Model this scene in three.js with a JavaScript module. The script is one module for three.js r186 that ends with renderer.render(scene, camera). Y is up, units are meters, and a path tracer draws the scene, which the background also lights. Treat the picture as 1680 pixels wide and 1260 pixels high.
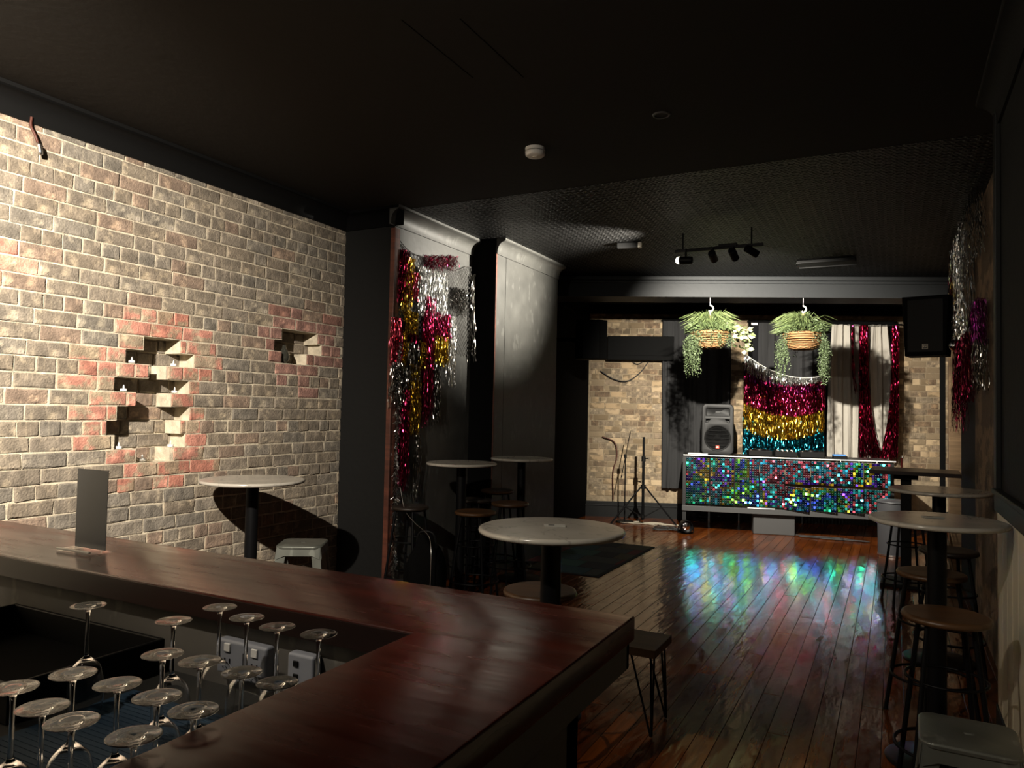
import * as THREE from 'three';
import { mergeGeometries, toCreasedNormals } from 'three/addons/utils/BufferGeometryUtils.js';
import { RoundedBoxGeometry } from 'three/addons/geometries/RoundedBoxGeometry.js';

// ---------------------------------------------------------------- camera, lights, exposure
const scene = new THREE.Scene();
scene.background = new THREE.Color(0, 0, 0);
const FOCAL = 1212, EYE = 1.55;
const camera = new THREE.PerspectiveCamera(2 * Math.atan(630 / FOCAL) * 180 / Math.PI, 4 / 3, 0.02, 60);
camera.position.set(0, EYE, 0);
camera.rotation.order = 'YXZ';
camera.rotation.set(2.12 * Math.PI / 180, 27.35 * Math.PI / 180, 1.2 * Math.PI / 180);
camera.updateMatrixWorld(true);
const renderer = new THREE.WebGLRenderer({ antialias: true });
renderer.toneMapping = THREE.LinearToneMapping;
renderer.toneMappingExposure = 1.0;
renderer.shadowMap.enabled = true;
function spot(color, power, at, aim, angle, penumbra, size) {   // at / aim are x, y, depth
  const l = new THREE.SpotLight(color, power, 0, angle * Math.PI / 180, penumbra, 2);
  l.position.set(at[0], at[1], -at[2]); l.target.position.set(aim[0], aim[1], -aim[2]);
  l.castShadow = true; l.shadow.radius = size; l.shadow.mapSize.set(2048, 2048); l.shadow.bias = -0.0005;
  scene.add(l); scene.add(l.target); return l;
}
const WARM = new THREE.Color().setRGB(1, 0.9, 0.765), NEUTRAL = new THREE.Color().setRGB(1, 0.93, 0.8);
const WALL_LAMP = [-1.99, 3.07, 0.05], WALL_AIM = [-4.15, 2.05, 1.5];
const ROOM_LAMP = [-1.86, 3.04, 0.03], ROOM_AIM = [-0.2, 0.8, 4.6];
const STAGE_LAMP = [-1.42, 2.93, 6.62], STAGE_AIM = [-1.45, 1.4, 11.0];
const SIDE_LAMP = [-1.72, 2.93, 6.5], SIDE_AIM = [-3.62, 3.02, 6.36];
spot(WARM, 165, WALL_LAMP, WALL_AIM, 47, 1, 1.2);
spot(WARM, 15, ROOM_LAMP, ROOM_AIM, 46, 0.85, 1.2);
spot(NEUTRAL, 185, STAGE_LAMP, STAGE_AIM, 43, 0.9, 1.2);
spot(NEUTRAL, 95, SIDE_LAMP, SIDE_AIM, 39, 0.9, 1.2);

// ---------------------------------------------------------------- pixel -> place (x, y, depth), always on a surface the thing touches
const ray = (u, v) => new THREE.Vector3((u - 840) / FOCAL, -(v - 630) / FOCAL, -1).applyQuaternion(camera.quaternion);
const atY = (u, v, y) => { const d = ray(u, v), t = (y - EYE) / d.y; return [d.x * t, y, -d.z * t]; };
const atX = (u, v, x) => { const d = ray(u, v), t = x / d.x; return [x, EYE + d.y * t, -d.z * t]; };
const atD = (u, v, dep) => { const d = ray(u, v), t = -dep / d.z; return [d.x * t, EYE + d.y * t, dep]; };
const V = (x, y, dep) => new THREE.Vector3(x, y, -dep);

// ---------------------------------------------------------------- random, noise, textures
let seed = 7;
const rnd = () => { seed = (seed * 1664525 + 1013904223) >>> 0; return seed / 4294967296; };
const rr = (a, b) => a + (b - a) * rnd();
const pick = a => a[Math.floor(rnd() * a.length) % a.length];
function hash(x, y) { let h = (x * 374761393 + y * 668265263) | 0; h = Math.imul(h ^ (h >>> 13), 1274126177); return ((h ^ (h >>> 16)) >>> 0) / 4294967296; }
function vnoise(x, y, px, py) {
  const xi = Math.floor(x), yi = Math.floor(y), fx = x - xi, fy = y - yi, sx = fx * fx * (3 - 2 * fx), sy = fy * fy * (3 - 2 * fy);
  const m = (a, p) => ((a % p) + p) % p, h = (a, b) => hash(m(a, px) + px * 13, m(b, py) + py * 7);
  const a = h(xi, yi), b = h(xi + 1, yi), c = h(xi, yi + 1), d = h(xi + 1, yi + 1);
  return a + (b - a) * sx + (c - a) * sy + (a - b - c + d) * sx * sy;
}
const fbm = (x, y, px, py, o) => { let s = 0, a = 0.5, t = 0; for (let k = 0; k < o; k++) { s += a * vnoise(x, y, px, py); t += a; x *= 2; y *= 2; px *= 2; py *= 2; a *= 0.55; } return s / t; };
function tex(n, fn, srgb, rep = 1) {
  const d = new Uint8Array(n * n * 4);
  for (let j = 0; j < n; j++) for (let i = 0; i < n; i++) { const c = fn(i / n, j / n); const k = (j * n + i) * 4; for (let q = 0; q < 3; q++) d[k + q] = Math.max(0, Math.min(255, Math.round(255 * (c.length ? c[q] : c)))); d[k + 3] = 255; }
  const t = new THREE.DataTexture(d, n, n); t.wrapS = t.wrapT = THREE.RepeatWrapping; t.magFilter = THREE.LinearFilter; t.minFilter = THREE.LinearMipmapLinearFilter; t.generateMipmaps = true;
  if (srgb) t.colorSpace = THREE.SRGBColorSpace; t.repeat.set(rep, rep); t.needsUpdate = true; return t;
}
const sm = (a, b, x) => { x = Math.max(0, Math.min(1, (x - a) / (b - a))); return x * x * (3 - 2 * x); };
// mottled brick: dull body, pale lime smears, small dark pits; one tile is 0.6 m
const brickTone = (u, v) => { const body = 0.69 + 0.34 * (fbm(u * 12, v * 12, 12, 12, 5) - 0.5), lime = sm(0.52, 0.74, fbm(u * 9 + 3, v * 9, 9, 9, 6)), streak = sm(0.5, 0.85, fbm(u * 48, v * 9, 48, 9, 4)), grit = vnoise(u * 128, v * 128, 128, 128) - 0.5; return [body + 0.08 * grit, Math.max(lime * 0.8, 0.4 * streak)]; };
const brickMap = tex(512, (u, v) => { const [b, k] = brickTone(u, v); return [b + k * 0.34, b + k * 0.335, b + k * 0.3]; }, true, 1 / 0.6);
// bricks smeared with red pigment: brown body, ragged red patches
const redMap = tex(512, (u, v) => { const [b, k] = brickTone(u, v), r = sm(0.36, 0.56, fbm(u * 8 + 5, v * 8 + 2, 8, 8, 5)) * 0.8, c = [0.76, 0.69, 0.6], d = [0.9, 0.6, 0.54]; return [0, 1, 2].map(q => (c[q] + (d[q] - c[q]) * r) * (b + k * 0.2) / 0.8); }, true, 1 / 0.6);
const brickBump = tex(512, (u, v) => 0.7 * fbm(u * 14, v * 14, 14, 14, 5) + 0.3 * vnoise(u * 90, v * 90, 90, 90), false, 1 / 0.6);
const mortarMap = tex(256, (u, v) => { const a = 0.8 + 0.3 * (fbm(u * 12, v * 12, 12, 12, 4) - 0.5); return [a, a * 0.985, a * 0.95]; }, true, 1 / 0.5);
const grainMap = tex(512, (u, v) => { const g = fbm(u * 3, v * 60, 3, 60, 4), b = fbm(u * 2, v * 8, 2, 8, 3), f = vnoise(u * 20, v * 256, 20, 256); const q = 0.45 + 0.55 * (0.5 * g + 0.35 * b + 0.15 * f) + 0.15 * (b - 0.5); return [q, q * 0.97, q * 0.93]; }, true, 1 / 1.2);
const grainRough = tex(256, (u, v) => { const q = 0.55 + 0.6 * (fbm(u * 4, v * 30, 4, 30, 3) - 0.5); return [q, q, q]; }, false, 1 / 0.8);
const waveBump = tex(256, (u, v) => fbm(u * 4, v * 14, 4, 14, 4), false, 1 / 0.9);
const marbleMap = tex(512, (u, v) => { const w = fbm(u * 4, v * 4, 4, 4, 5), vein = Math.pow(1 - Math.abs(Math.sin((u * 3 + w * 3.4) * Math.PI)), 12), c = 0.86 + 0.12 * (fbm(u * 6, v * 6, 6, 6, 4) - 0.5) - 0.28 * vein * w; return [c, c * 0.985, c * 0.96]; }, true, 1 / 0.8);
const pressBump = tex(512, (u, v) => { const a = 16 * u, b = 16 * v, cx = a - Math.floor(a) - 0.5, cy = b - Math.floor(b) - 0.5, r = Math.hypot(cx, cy); return 0.55 * (0.5 + 0.5 * Math.cos(r * 13)) * (r < 0.5 ? 1 : 0.3) + 0.35 * fbm(u * 40, v * 40, 40, 40, 3); }, false, 1 / 1.0);
const paintBump = tex(256, (u, v) => fbm(u * 16, v * 16, 16, 16, 4), false, 1 / 0.7);
const plasterMap = tex(512, (u, v) => { const a = fbm(u * 5, v * 9, 5, 9, 5), s = sm(0.45, 0.6, a), d = sm(0.55, 0.7, fbm(u * 9 + 4, v * 5, 9, 5, 4)); const q = 0.52 + 0.2 * s - 0.12 * d; return [q, q * 0.92, q * 0.81]; }, true, 1 / 1.1);
const scuffMap = tex(256, (u, v) => { const a = sm(0.66, 0.8, fbm(u * 20, v * 9, 20, 9, 4)); const q = 0.8 + 0.2 * (fbm(u * 6, v * 6, 6, 6, 4) - 0.5) + 0.15 * a; return [q, q, q]; }, true, 1 / 0.9);

// ---------------------------------------------------------------- materials (linear base colours)
function M(r, g, b, roughness = 0.7, metalness = 0, extra = {}) { const { phys, ...o } = extra; const m = new (phys ? THREE.MeshPhysicalMaterial : THREE.MeshStandardMaterial)({ roughness, metalness, ...o }); m.color.setRGB(r, g, b); return m; }
const brickMat = (r, g, b) => M(r, g, b, 0.9, 0, { map: brickMap, bumpMap: brickBump, bumpScale: 0.006 });
const mat = {
  brown: [[0.43, 0.36, 0.28], [0.39, 0.325, 0.25], [0.45, 0.375, 0.285], [0.41, 0.335, 0.25], [0.37, 0.325, 0.265], [0.43, 0.37, 0.295], [0.46, 0.335, 0.25]].map(c => brickMat(...c)),
  red: [[0.78, 0.74, 0.7], [0.72, 0.64, 0.58], [0.82, 0.78, 0.74], [0.7, 0.62, 0.56], [0.75, 0.73, 0.68]].map(c => { const m = brickMat(...c); m.map = redMap; return m; }),
  pale: [[0.4, 0.3, 0.2], [0.36, 0.26, 0.165], [0.44, 0.345, 0.235], [0.31, 0.21, 0.13], [0.42, 0.32, 0.215]].map(c => brickMat(...c)), smeared: [[0.85, 0.76, 0.62], [0.75, 0.65, 0.5], [0.95, 0.86, 0.7]].map(c => { const m = brickMat(...c); m.map = plasterMap; return m; }),
  brickMix: M(1, 1, 1, 0.9, 0, { map: brickMap, bumpMap: brickBump, bumpScale: 0.006, vertexColors: true }),
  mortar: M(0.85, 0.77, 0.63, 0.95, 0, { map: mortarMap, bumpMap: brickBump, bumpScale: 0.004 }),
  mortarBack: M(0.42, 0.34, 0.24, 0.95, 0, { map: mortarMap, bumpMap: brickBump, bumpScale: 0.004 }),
  black: M(0.005, 0.005, 0.005, 0.55, 0, { phys: 1, specularIntensity: 0.3 }), flatBlack: M(0.003, 0.003, 0.003, 0.9, 0, { phys: 1, specularIntensity: 0.1 }), blackMetal: M(0.003, 0.003, 0.0034, 0.45, 0, { phys: 1, specularIntensity: 0.25 }),
  ceiling: M(0.02, 0.018, 0.0157, 0.85, 0, { phys: 1, specularIntensity: 0.35, bumpMap: paintBump, bumpScale: 0.001 }),
  pressed: M(0.003, 0.0029, 0.0028, 0.45, 0, { phys: 1, specularIntensity: 0.25, bumpMap: pressBump, bumpScale: 0.018 }),
  darkPaint: M(0.0065, 0.0065, 0.0062, 0.8, 0, { phys: 1, specularIntensity: 0.4, bumpMap: paintBump, bumpScale: 0.0015 }),
  greyPaint: M(0.075, 0.074, 0.068, 0.45, 0, { map: scuffMap, bumpMap: paintBump, bumpScale: 0.001 }),
  beamPaint: M(0.024, 0.0255, 0.027, 0.55, 0, { phys: 1, specularIntensity: 0.4, bumpMap: paintBump, bumpScale: 0.001 }),
  redTrim: M(0.16, 0.05, 0.03, 0.5, 0, { map: grainMap }),
  floorBase: M(0.02, 0.01, 0.006, 0.9),
  planks: [[0.17, 0.045, 0.007], [0.145, 0.037, 0.006], [0.2, 0.054, 0.008], [0.13, 0.032, 0.006], [0.18, 0.048, 0.007], [0.16, 0.041, 0.007]].map(c => M(...c, 0.3, 0, { phys: 1, specularIntensity: 0.45, map: grainMap, roughnessMap: grainRough, bumpMap: waveBump, bumpScale: 0.003 })),
  bar: M(0.1, 0.017, 0.009, 0.42, 0, { phys: 1, clearcoat: 0.25, clearcoatRoughness: 0.2, specularIntensity: 0.45, map: grainMap, roughnessMap: grainRough, bumpMap: waveBump, bumpScale: 0.0012 }),
  barEdge: M(0.03, 0.009, 0.006, 0.4, 0, { map: grainMap }),
  barGrey: M(0.03, 0.029, 0.025, 0.55), barInside: M(0.22, 0.2, 0.17, 0.7, 0, { map: scuffMap }),
  marble: M(0.6, 0.58, 0.53, 0.2, 0, { map: marbleMap }),
  seat: M(0.15, 0.075, 0.03, 0.42, 0, { map: grainMap }), seatDark: M(0.025, 0.017, 0.012, 0.5, 0, { map: grainMap }),
  darkWood: M(0.05, 0.022, 0.014, 0.35, 0, { map: grainMap }), benchWood: M(0.11, 0.065, 0.034, 0.55, 0, { map: grainMap }),
  steel: M(0.22, 0.23, 0.2, 0.38, 0.5, { map: scuffMap }), silver: M(0.75, 0.74, 0.72, 0.3, 1), chrome: M(0.8, 0.8, 0.8, 0.12, 1),
  beadboard: M(0.52, 0.46, 0.33, 0.5), railPaint: M(0.007, 0.0075, 0.0075, 0.5, 0, { phys: 1, specularIntensity: 0.5 }),
  plaster: M(0.5, 0.39, 0.3, 0.9, 0, { map: plasterMap, bumpMap: brickBump, bumpScale: 0.012 }),
  timber: M(0.62, 0.43, 0.26, 0.75, 0, { map: grainMap }), paleWood: M(0.7, 0.6, 0.45, 0.6, 0, { map: grainMap }),
  white: M(0.75, 0.74, 0.7, 0.45), ivory: M(0.72, 0.68, 0.6, 0.5), plate: M(0.26, 0.27, 0.3, 0.4), card: M(0.4, 0.39, 0.35, 0.7),
  wax: M(0.85, 0.83, 0.78, 0.4), cable: M(0.012, 0.012, 0.012, 0.6), whiteCable: M(0.35, 0.31, 0.24, 0.6), brownCable: M(0.07, 0.018, 0.01, 0.6),
  glass: M(1, 1, 1, 0, 0, { phys: 1, transmission: 1, ior: 1.4, thickness: 0.01 }), pane: M(1, 1, 1, 0.02, 0, { phys: 1, transmission: 1, ior: 1.46, thickness: 0 }),
  signCard: M(0.055, 0.06, 0.07, 0.25, 0.0), matBlue: M(0.022, 0.055, 0.095, 0.8, 0, { bumpMap: waveBump, bumpScale: 0.004 }),
  curtainDark: M(0.032, 0.032, 0.033, 0.95, 0, { phys: 1, specularIntensity: 0.2 }), curtainPale: M(0.42, 0.39, 0.34, 0.9),
  wicker: M(0.2, 0.1, 0.036, 0.7), leafA: M(0.2, 0.28, 0.1, 0.55), leafB: M(0.12, 0.18, 0.075, 0.6), leafC: M(0.42, 0.46, 0.22, 0.5), rope: M(0.45, 0.3, 0.16, 0.8),
  speakerShell: M(0.012, 0.012, 0.0122, 0.5, 0, { phys: 1, specularIntensity: 0.5 }), speakerBlack: M(0.003, 0.003, 0.003, 0.7, 0, { phys: 1, specularIntensity: 0.12 }), grille: M(0.005, 0.005, 0.005, 0.55, 0, { phys: 1, specularIntensity: 0.3 }),
  net: M(0.03, 0.028, 0.025, 0.8), desk: M(0.008, 0.008, 0.008, 0.5), panelGrey: M(0.045, 0.045, 0.045, 0.5), bin: M(0.045, 0.046, 0.05, 0.45), blue: M(0.06, 0.2, 0.5, 0.5),
  glow: M(0.9, 0.85, 0.75, 0.4, 0, { emissive: new THREE.Color().setRGB(1, 0.9, 0.7), emissiveIntensity: 14 }),
  bulb: M(0.9, 0.85, 0.75, 0.4, 0, { emissive: new THREE.Color().setRGB(1, 0.85, 0.6), emissiveIntensity: 6 }),
};
const FOIL = { magenta: [0.32, 0.018, 0.065], gold: [0.6, 0.4, 0.045], silver: [0.88, 0.88, 0.86], teal: [0.012, 0.18, 0.24], purple: [0.25, 0.02, 0.2], darkred: [0.2, 0.008, 0.03], pewter: [0.25, 0.24, 0.22], pink: [0.6, 0.08, 0.13] };
const foilMat = {}; for (const k in FOIL) foilMat[k] = M(...FOIL[k], 0.18, 1, { side: THREE.DoubleSide });

// ---------------------------------------------------------------- builders
const names = new Map();
function numbered(n) { const k = names.get(n) || 0; names.set(n, k + 1); return k ? `${n}_${String(k).padStart(3, '0')}` : n; }
function part(name, geo, material, parent) { const m = new THREE.Mesh(geo, material); m.name = name; parent.add(m); return m; }
function thing(name, label, category, [x, y, d] = [0, 0, 0], turn = 0, group) {
  const o = new THREE.Group(); o.name = numbered(name); o.position.set(x, y, -d); o.rotation.y = turn; o.userData = { label, category }; if (group) o.userData.group = group; scene.add(o); return o;
}
function one(name, label, category, geo, material, group) { const m = new THREE.Mesh(geo, material); m.name = numbered(name); m.userData = { label, category }; if (group) m.userData.group = group; scene.add(m); return m; }
function struct(name, geo, material, label) { const m = new THREE.Mesh(geo, material); m.name = numbered(name); m.userData = { kind: 'structure', label, category: name.split('_')[0] }; scene.add(m); return m; }
function metric(g) {   // uv in metres from the face each triangle lies on
  if (g.index) g = g.toNonIndexed(); g.computeVertexNormals === undefined; const p = g.attributes.position, uv = new Float32Array(p.count * 2), a = new THREE.Vector3(), b = new THREE.Vector3(), c = new THREE.Vector3(), n = new THREE.Vector3();
  for (let i = 0; i < p.count; i += 3) {
    a.fromBufferAttribute(p, i); b.fromBufferAttribute(p, i + 1); c.fromBufferAttribute(p, i + 2); n.subVectors(b, a).cross(c.clone().sub(a));
    const ax = Math.abs(n.x), ay = Math.abs(n.y), az = Math.abs(n.z);
    [a, b, c].forEach((q, k) => { const [s, t] = ay >= ax && ay >= az ? [q.x, q.z] : ax >= az ? [q.z, q.y] : [q.x, q.y]; uv[(i + k) * 2] = s; uv[(i + k) * 2 + 1] = t; });
  }
  g.setAttribute('uv', new THREE.BufferAttribute(uv, 2)); return g;
}
const clean = g => { g = g.index ? g.toNonIndexed() : g; for (const k of Object.keys(g.attributes)) if (!['position', 'normal', 'uv', 'color'].includes(k)) g.deleteAttribute(k); return g; };
const merge = list => mergeGeometries(list.map(clean), false);
function box(w, h, d, x = 0, y = 0, z = 0, r = 0) { const g = r ? new RoundedBoxGeometry(w, h, d, 2, r) : new THREE.BoxGeometry(w, h, d); g.translate(x, y, z); return metric(g); }
function span(x0, x1, y0, y1, d0, d1, r = 0) { return box(Math.abs(x1 - x0), y1 - y0, Math.abs(d1 - d0), (x0 + x1) / 2, (y0 + y1) / 2, -(d0 + d1) / 2, r); }
function cyl(r0, r1, h, x = 0, y = 0, z = 0, seg = 20) { const g = new THREE.CylinderGeometry(r1, r0, h, seg); g.translate(x, y, z); return clean(g); }   // r0 at the bottom
function lathe(pts, seg = 32) { return clean(new THREE.LatheGeometry(pts.map(([x, y]) => new THREE.Vector2(Math.max(x, 1e-5), y)), seg)); }
function tube(pts, r, seg, rad = 6, closed = false) { const c = new THREE.CatmullRomCurve3(pts.map(p => p.isVector3 ? p : new THREE.Vector3(...p)), closed); return clean(new THREE.TubeGeometry(c, seg || Math.max(4, pts.length * 4), r, rad, closed)); }
function bar(a, b, r, rad = 8) { const A = new THREE.Vector3(...a), B = new THREE.Vector3(...b), g = new THREE.CylinderGeometry(r, r, A.distanceTo(B), rad); g.applyQuaternion(new THREE.Quaternion().setFromUnitVectors(new THREE.Vector3(0, 1, 0), B.clone().sub(A).normalize())); g.translate((A.x + B.x) / 2, (A.y + B.y) / 2, (A.z + B.z) / 2); return clean(g); }
function copyOf(src, name, label, [x, y, d], turn = 0, group) { const o = src.clone(); o.name = numbered(name); o.userData = { label, category: src.userData.category }; if (group) o.userData.group = group; o.position.set(x, y, -d); o.rotation.y = turn; scene.add(o); return o; }

// ================================================================ the room
const XL = -4.15, XR = 0.475, XP = 0.58, TOP = 3.2, COURSE = 0.0875;
const BW0 = [-4.1, 10.5], BWA = 22 * Math.PI / 180;                       // the back wall runs from here, turned by this angle
const onBack = (u, v, off = 0) => { const n = new THREE.Vector3(Math.sin(BWA), 0, Math.cos(BWA)), P = V(BW0[0], 0, BW0[1]).addScaledVector(n, off), d = ray(u, v), t = n.dot(P.clone().sub(camera.position)) / n.dot(d), q = camera.position.clone().addScaledVector(d, t); return [q.clone().sub(P).dot(new THREE.Vector3(Math.cos(BWA), 0, -Math.sin(BWA))), q.y]; };   // along the wall, height

// --- floor of narrow polished boards
const floor = struct('floor', span(-4.4, 0.9, -0.12, -0.012, -2.2, 13.2), mat.floorBase, 'dark bedding under the polished orange timber floor boards');
{
  const cache = new Map();
  for (let i = 0, x = XL; x < 0.7; i++, x += 0.1) {
    let d = 1.2 - rr(0, 1.6);
    while (d < 12.6) {
      const L = Math.min(13 - d, pick([1.8, 2.4, 2.7, 3.3])), key = `${L.toFixed(2)}_${Math.floor(rnd() * 3)}`;
      if (!cache.has(key)) { const g = new RoundedBoxGeometry(L - 0.002, 0.02, 0.0975, 1, 0.0014); const m = metric(g), o = rr(0, 5), uv = m.attributes.uv; for (let k = 0; k < uv.count; k++) uv.setXY(k, uv.getX(k) + o, uv.getY(k) + o * 0.37); cache.set(key, m); }
      const b = part('floor_board', cache.get(key), pick(mat.planks), floor);
      b.position.set(x + 0.05, -0.01 + rr(-0.0004, 0.0004), -(d + L / 2)); b.rotation.y = Math.PI / 2;
      d += L;
    }
  }
}
// --- ceiling
const ceiling = struct('ceiling', span(-4.4, 0.9, TOP, TOP + 0.15, -2.2, 13.2), mat.ceiling, 'flat black painted ceiling');
part('pressed_ceiling_sheet', span(-4.1, 0.7, TOP - 0.002, TOP, 4.95, 12.9), mat.pressed, ceiling).userData.label = 'black pressed pattern ceiling lining';
part('access_hatch_joint', merge([span(-1.86, -1.856, TOP - 0.0015, TOP, 2.5, 3.1), span(-1.63, -1.626, TOP - 0.0015, TOP, 2.6, 3.2)]), mat.flatBlack, ceiling);

// --- brick by brick: a slightly uneven face with rough arrises, body 0.1 m deep, face towards +z, centred on x
function brickGeo(w, h, depth, rough, uo) {
  const nx = w > 0.16 ? 4 : 3, ny = 3, pos = [], P = [];
  for (let j = 0; j <= ny; j++) for (let i = 0; i <= nx; i++) {
    const e = i === 0 || i === nx || j === 0 || j === ny, xs = [0, nx === 4 ? 0.035 : 0.07, ...(nx === 4 ? [0.5] : []), nx === 4 ? 0.965 : 0.93, 1][i], ys = [0, 0.1, 0.9, 1][j];
    P.push([(xs - 0.5) * w + rr(-1, 1) * rough * 0.5, (ys - 0.5) * h + rr(-1, 1) * rough * 0.5, (e ? -0.0035 : 0) + rr(-1, 1) * rough * (e ? 0.5 : 0.4)]);
  }
  const id = (i, j) => j * (nx + 1) + i, tri = (a, b, c) => pos.push(...a, ...b, ...c);
  for (let j = 0; j < ny; j++) for (let i = 0; i < nx; i++) { const a = P[id(i, j)], b = P[id(i + 1, j)], c = P[id(i + 1, j + 1)], d = P[id(i, j + 1)]; tri(a, b, c); tri(a, c, d); }
  const ring = []; for (let i = 0; i < nx; i++) ring.push(P[id(i, 0)]); for (let j = 0; j < ny; j++) ring.push(P[id(nx, j)]); for (let i = nx; i > 0; i--) ring.push(P[id(i, ny)]); for (let j = ny; j > 0; j--) ring.push(P[id(0, j)]);
  ring.forEach((a, k) => { const b = ring[(k + 1) % ring.length], A = [a[0], a[1], -depth], B = [b[0], b[1], -depth]; tri(a, A, B); tri(a, B, b); });
  let g = new THREE.BufferGeometry(); g.setAttribute('position', new THREE.Float32BufferAttribute(pos, 3)); g.computeVertexNormals(); g = metric(g);
  const uv = g.attributes.uv; for (let k = 0; k < uv.count; k++) uv.setXY(k, uv.getX(k) + uo, uv.getY(k) + uo * 1.7);
  return toCreasedNormals(g, 0.3);
}
const brickCache = new Map();
function brickShape(w, rough) {   // widths in 5 mm steps, several variants each
  const key = `${Math.round(w * 200)}_${rough}_${Math.floor(rnd() * 4)}`;
  if (!brickCache.has(key)) brickCache.set(key, brickGeo(Math.round(w * 200) / 200, COURSE - 0.0088, 0.148, rough, rr(0, 9)));
  return brickCache.get(key);
}
// openings in the left wall: course (0 = just above 1.97 m) -> from, to along the depth
const HOLES = { '-1': [[3.025, 3.29], [4.19, 4.46]], '-2': [[2.907, 3.4]], '-3': [[3.068, 3.19]], '-4': [[2.84, 3.37]], '-5': [[2.985, 3.235]], '-6': [[2.863, 3.378]], '-7': [[2.8, 3.31]], '-8': [[2.855, 3.352]], '-9': [[3.0, 3.24]], '1': [[4.19, 4.58]], '0': [[4.116, 4.63]] };
const courseY = j => 1.97 + COURSE * j;
function cut(a, b, holes) { let l = [[a, b]]; for (const [h0, h1] of holes) l = l.flatMap(([p, q]) => h1 <= p || h0 >= q ? [[p, q]] : [[p, Math.min(q, h0)], [Math.max(p, h1), q]].filter(([s, t]) => t - s > 0.02)); return l; }
function courseBricks(j, d0, d1, holes) {   // header course every fourth
  const head = ((j % 4) + 4) % 4 === 1, step = head ? 0.118 : 0.2385, out = []; let d = d0 - rr(0, 0.02) - ((((j % 4) + 4) % 4) * 0.083) % step;
  while (d < d1) { const w = step * rr(0.95, 1.05), odd = !head && rnd() < 0.07 ? 0.5 : 1, e = d + w * odd; for (const [a, b] of cut(Math.max(d, d0), Math.min(e, d1), holes)) if (b - a > 0.03) out.push([a, b]); d = e; }
  return out;
}
const wallLeft = struct('wall_left', (() => {   // mortar body, course by course where the niches are
  const f = XL - 0.0045, b = XL - 0.15, g = [span(f, b, -0.02, courseY(-9), -2, 4.95), span(f, b, courseY(2), TOP, -2, 4.95), span(b - 0.008, XL - 0.35, -0.02, TOP, -2, 4.95)];
  for (let j = -9; j < 2; j++) for (const [p, q] of cut(-2, 4.95, HOLES[j] || [])) g.push(span(f, b, courseY(j), courseY(j + 1), p, q));
  return merge(g);
})(), mat.mortar, 'lime mortar of the exposed brick wall beside the bar');
{
  const nicheDist = (d, y) => { let m = 9; for (const j in HOLES) for (const [a, b] of HOLES[j]) { const y0 = courseY(+j), dd = Math.max(a - d, 0, d - b), dy = Math.max(y0 - y, 0, y - y0 - COURSE); m = Math.min(m, Math.hypot(dd, dy)); } return m; };
  const isRed = (d, y) => { const k = nicheDist(d, y) + rr(-0.03, 0.03); return k < 0.15 || Math.hypot(d - 2.05, (y - 2.28) * 1.3) < 0.28 + rr(-0.08, 0.08) || (k < 0.24 && rnd() < 0.22); };
  const all = [];
  for (let j = -23; j <= 12; j++) for (const [a, b] of courseBricks(j, 0.6, 4.9, HOLES[j] || [])) all.push({ a, b, y: courseY(j) + COURSE / 2, x: XL, rough: j < -6 ? 0.006 : 0.004 });
  for (let j = -9; j < 2; j++) for (const [p, q] of HOLES[j] || []) for (const [a, b] of courseBricks(j + 2, p - 0.05, q + 0.12, [])) all.push({ a, b, y: courseY(j) + COURSE / 2, x: XL - 0.15, rough: 0.006, back: 1 });
  const rest = []; let n = 0;
  all.sort((p, q) => (p.b + p.a) - (q.b + q.a));
  for (const k of all) {
    const d = (k.a + k.b) / 2, red = !k.back && isRed(d, k.y), m = pick(red ? mat.red : mat.brown), g = brickShape(k.b - k.a - 0.0085, k.rough);
    const proud = k.x + rr(-0.001, 0.004), single = d > 2.02 && k.y > 0.6 && n < 300;
    if (single) { n++; const o = part('brick', g, m, wallLeft); o.position.set(proud, k.y, -d); o.rotation.y = Math.PI / 2; }
    else { const q = g.clone(); q.rotateY(Math.PI / 2); q.translate(proud, k.y, -d); const c = new Float32Array(q.attributes.position.count * 3); for (let t = 0; t < c.length; t += 3) { const f = red ? [0.72, 0.42, 0.36] : [1, 1, 1]; c[t] = m.color.r * f[0]; c[t + 1] = m.color.g * f[1]; c[t + 2] = m.color.b * f[2]; } q.setAttribute('color', new THREE.BufferAttribute(c, 3)); rest.push(q); }
  }
  part('brickwork', merge(rest), mat.brickMix, wallLeft).userData.kind = 'stuff';
}
// --- cove cornices; profile in (out, down) from the wall-ceiling corner
function cornice(a, b, out, size = 0.1, drop = 0.15) {   // a, b are [x, depth]; out = [x, depth] direction into the room
  const pr = [[0, 0], [size, 0], [size, 0.02], [size * 0.86, 0.028]]; for (let k = 0; k <= 6; k++) { const t = k / 6 * Math.PI / 2; pr.push([size * 0.82 * (1 - Math.sin(t)) + 0.014, 0.03 + (drop - 0.05) * (1 - Math.cos(t))]); } pr.push([0.014, drop], [0, drop]);
  const pos = [], q = pr.map(([o, d]) => [[a[0] + out[0] * o, TOP - d, -(a[1] + out[1] * o)], [b[0] + out[0] * o, TOP - d, -(b[1] + out[1] * o)]]);
  for (let k = 0; k < q.length - 1; k++) pos.push(...q[k][0], ...q[k + 1][0], ...q[k + 1][1], ...q[k][0], ...q[k + 1][1], ...q[k][1]);
  for (const e of [0, 1]) for (let k = 1; k < q.length - 1; k++) pos.push(...q[0][e], ...q[k][e], ...q[k + 1][e]);
  const g = new THREE.BufferGeometry(); g.setAttribute('position', new THREE.Float32BufferAttribute(pos, 3)); g.computeVertexNormals(); return toCreasedNormals(metric(g), 0.6);
}
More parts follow.
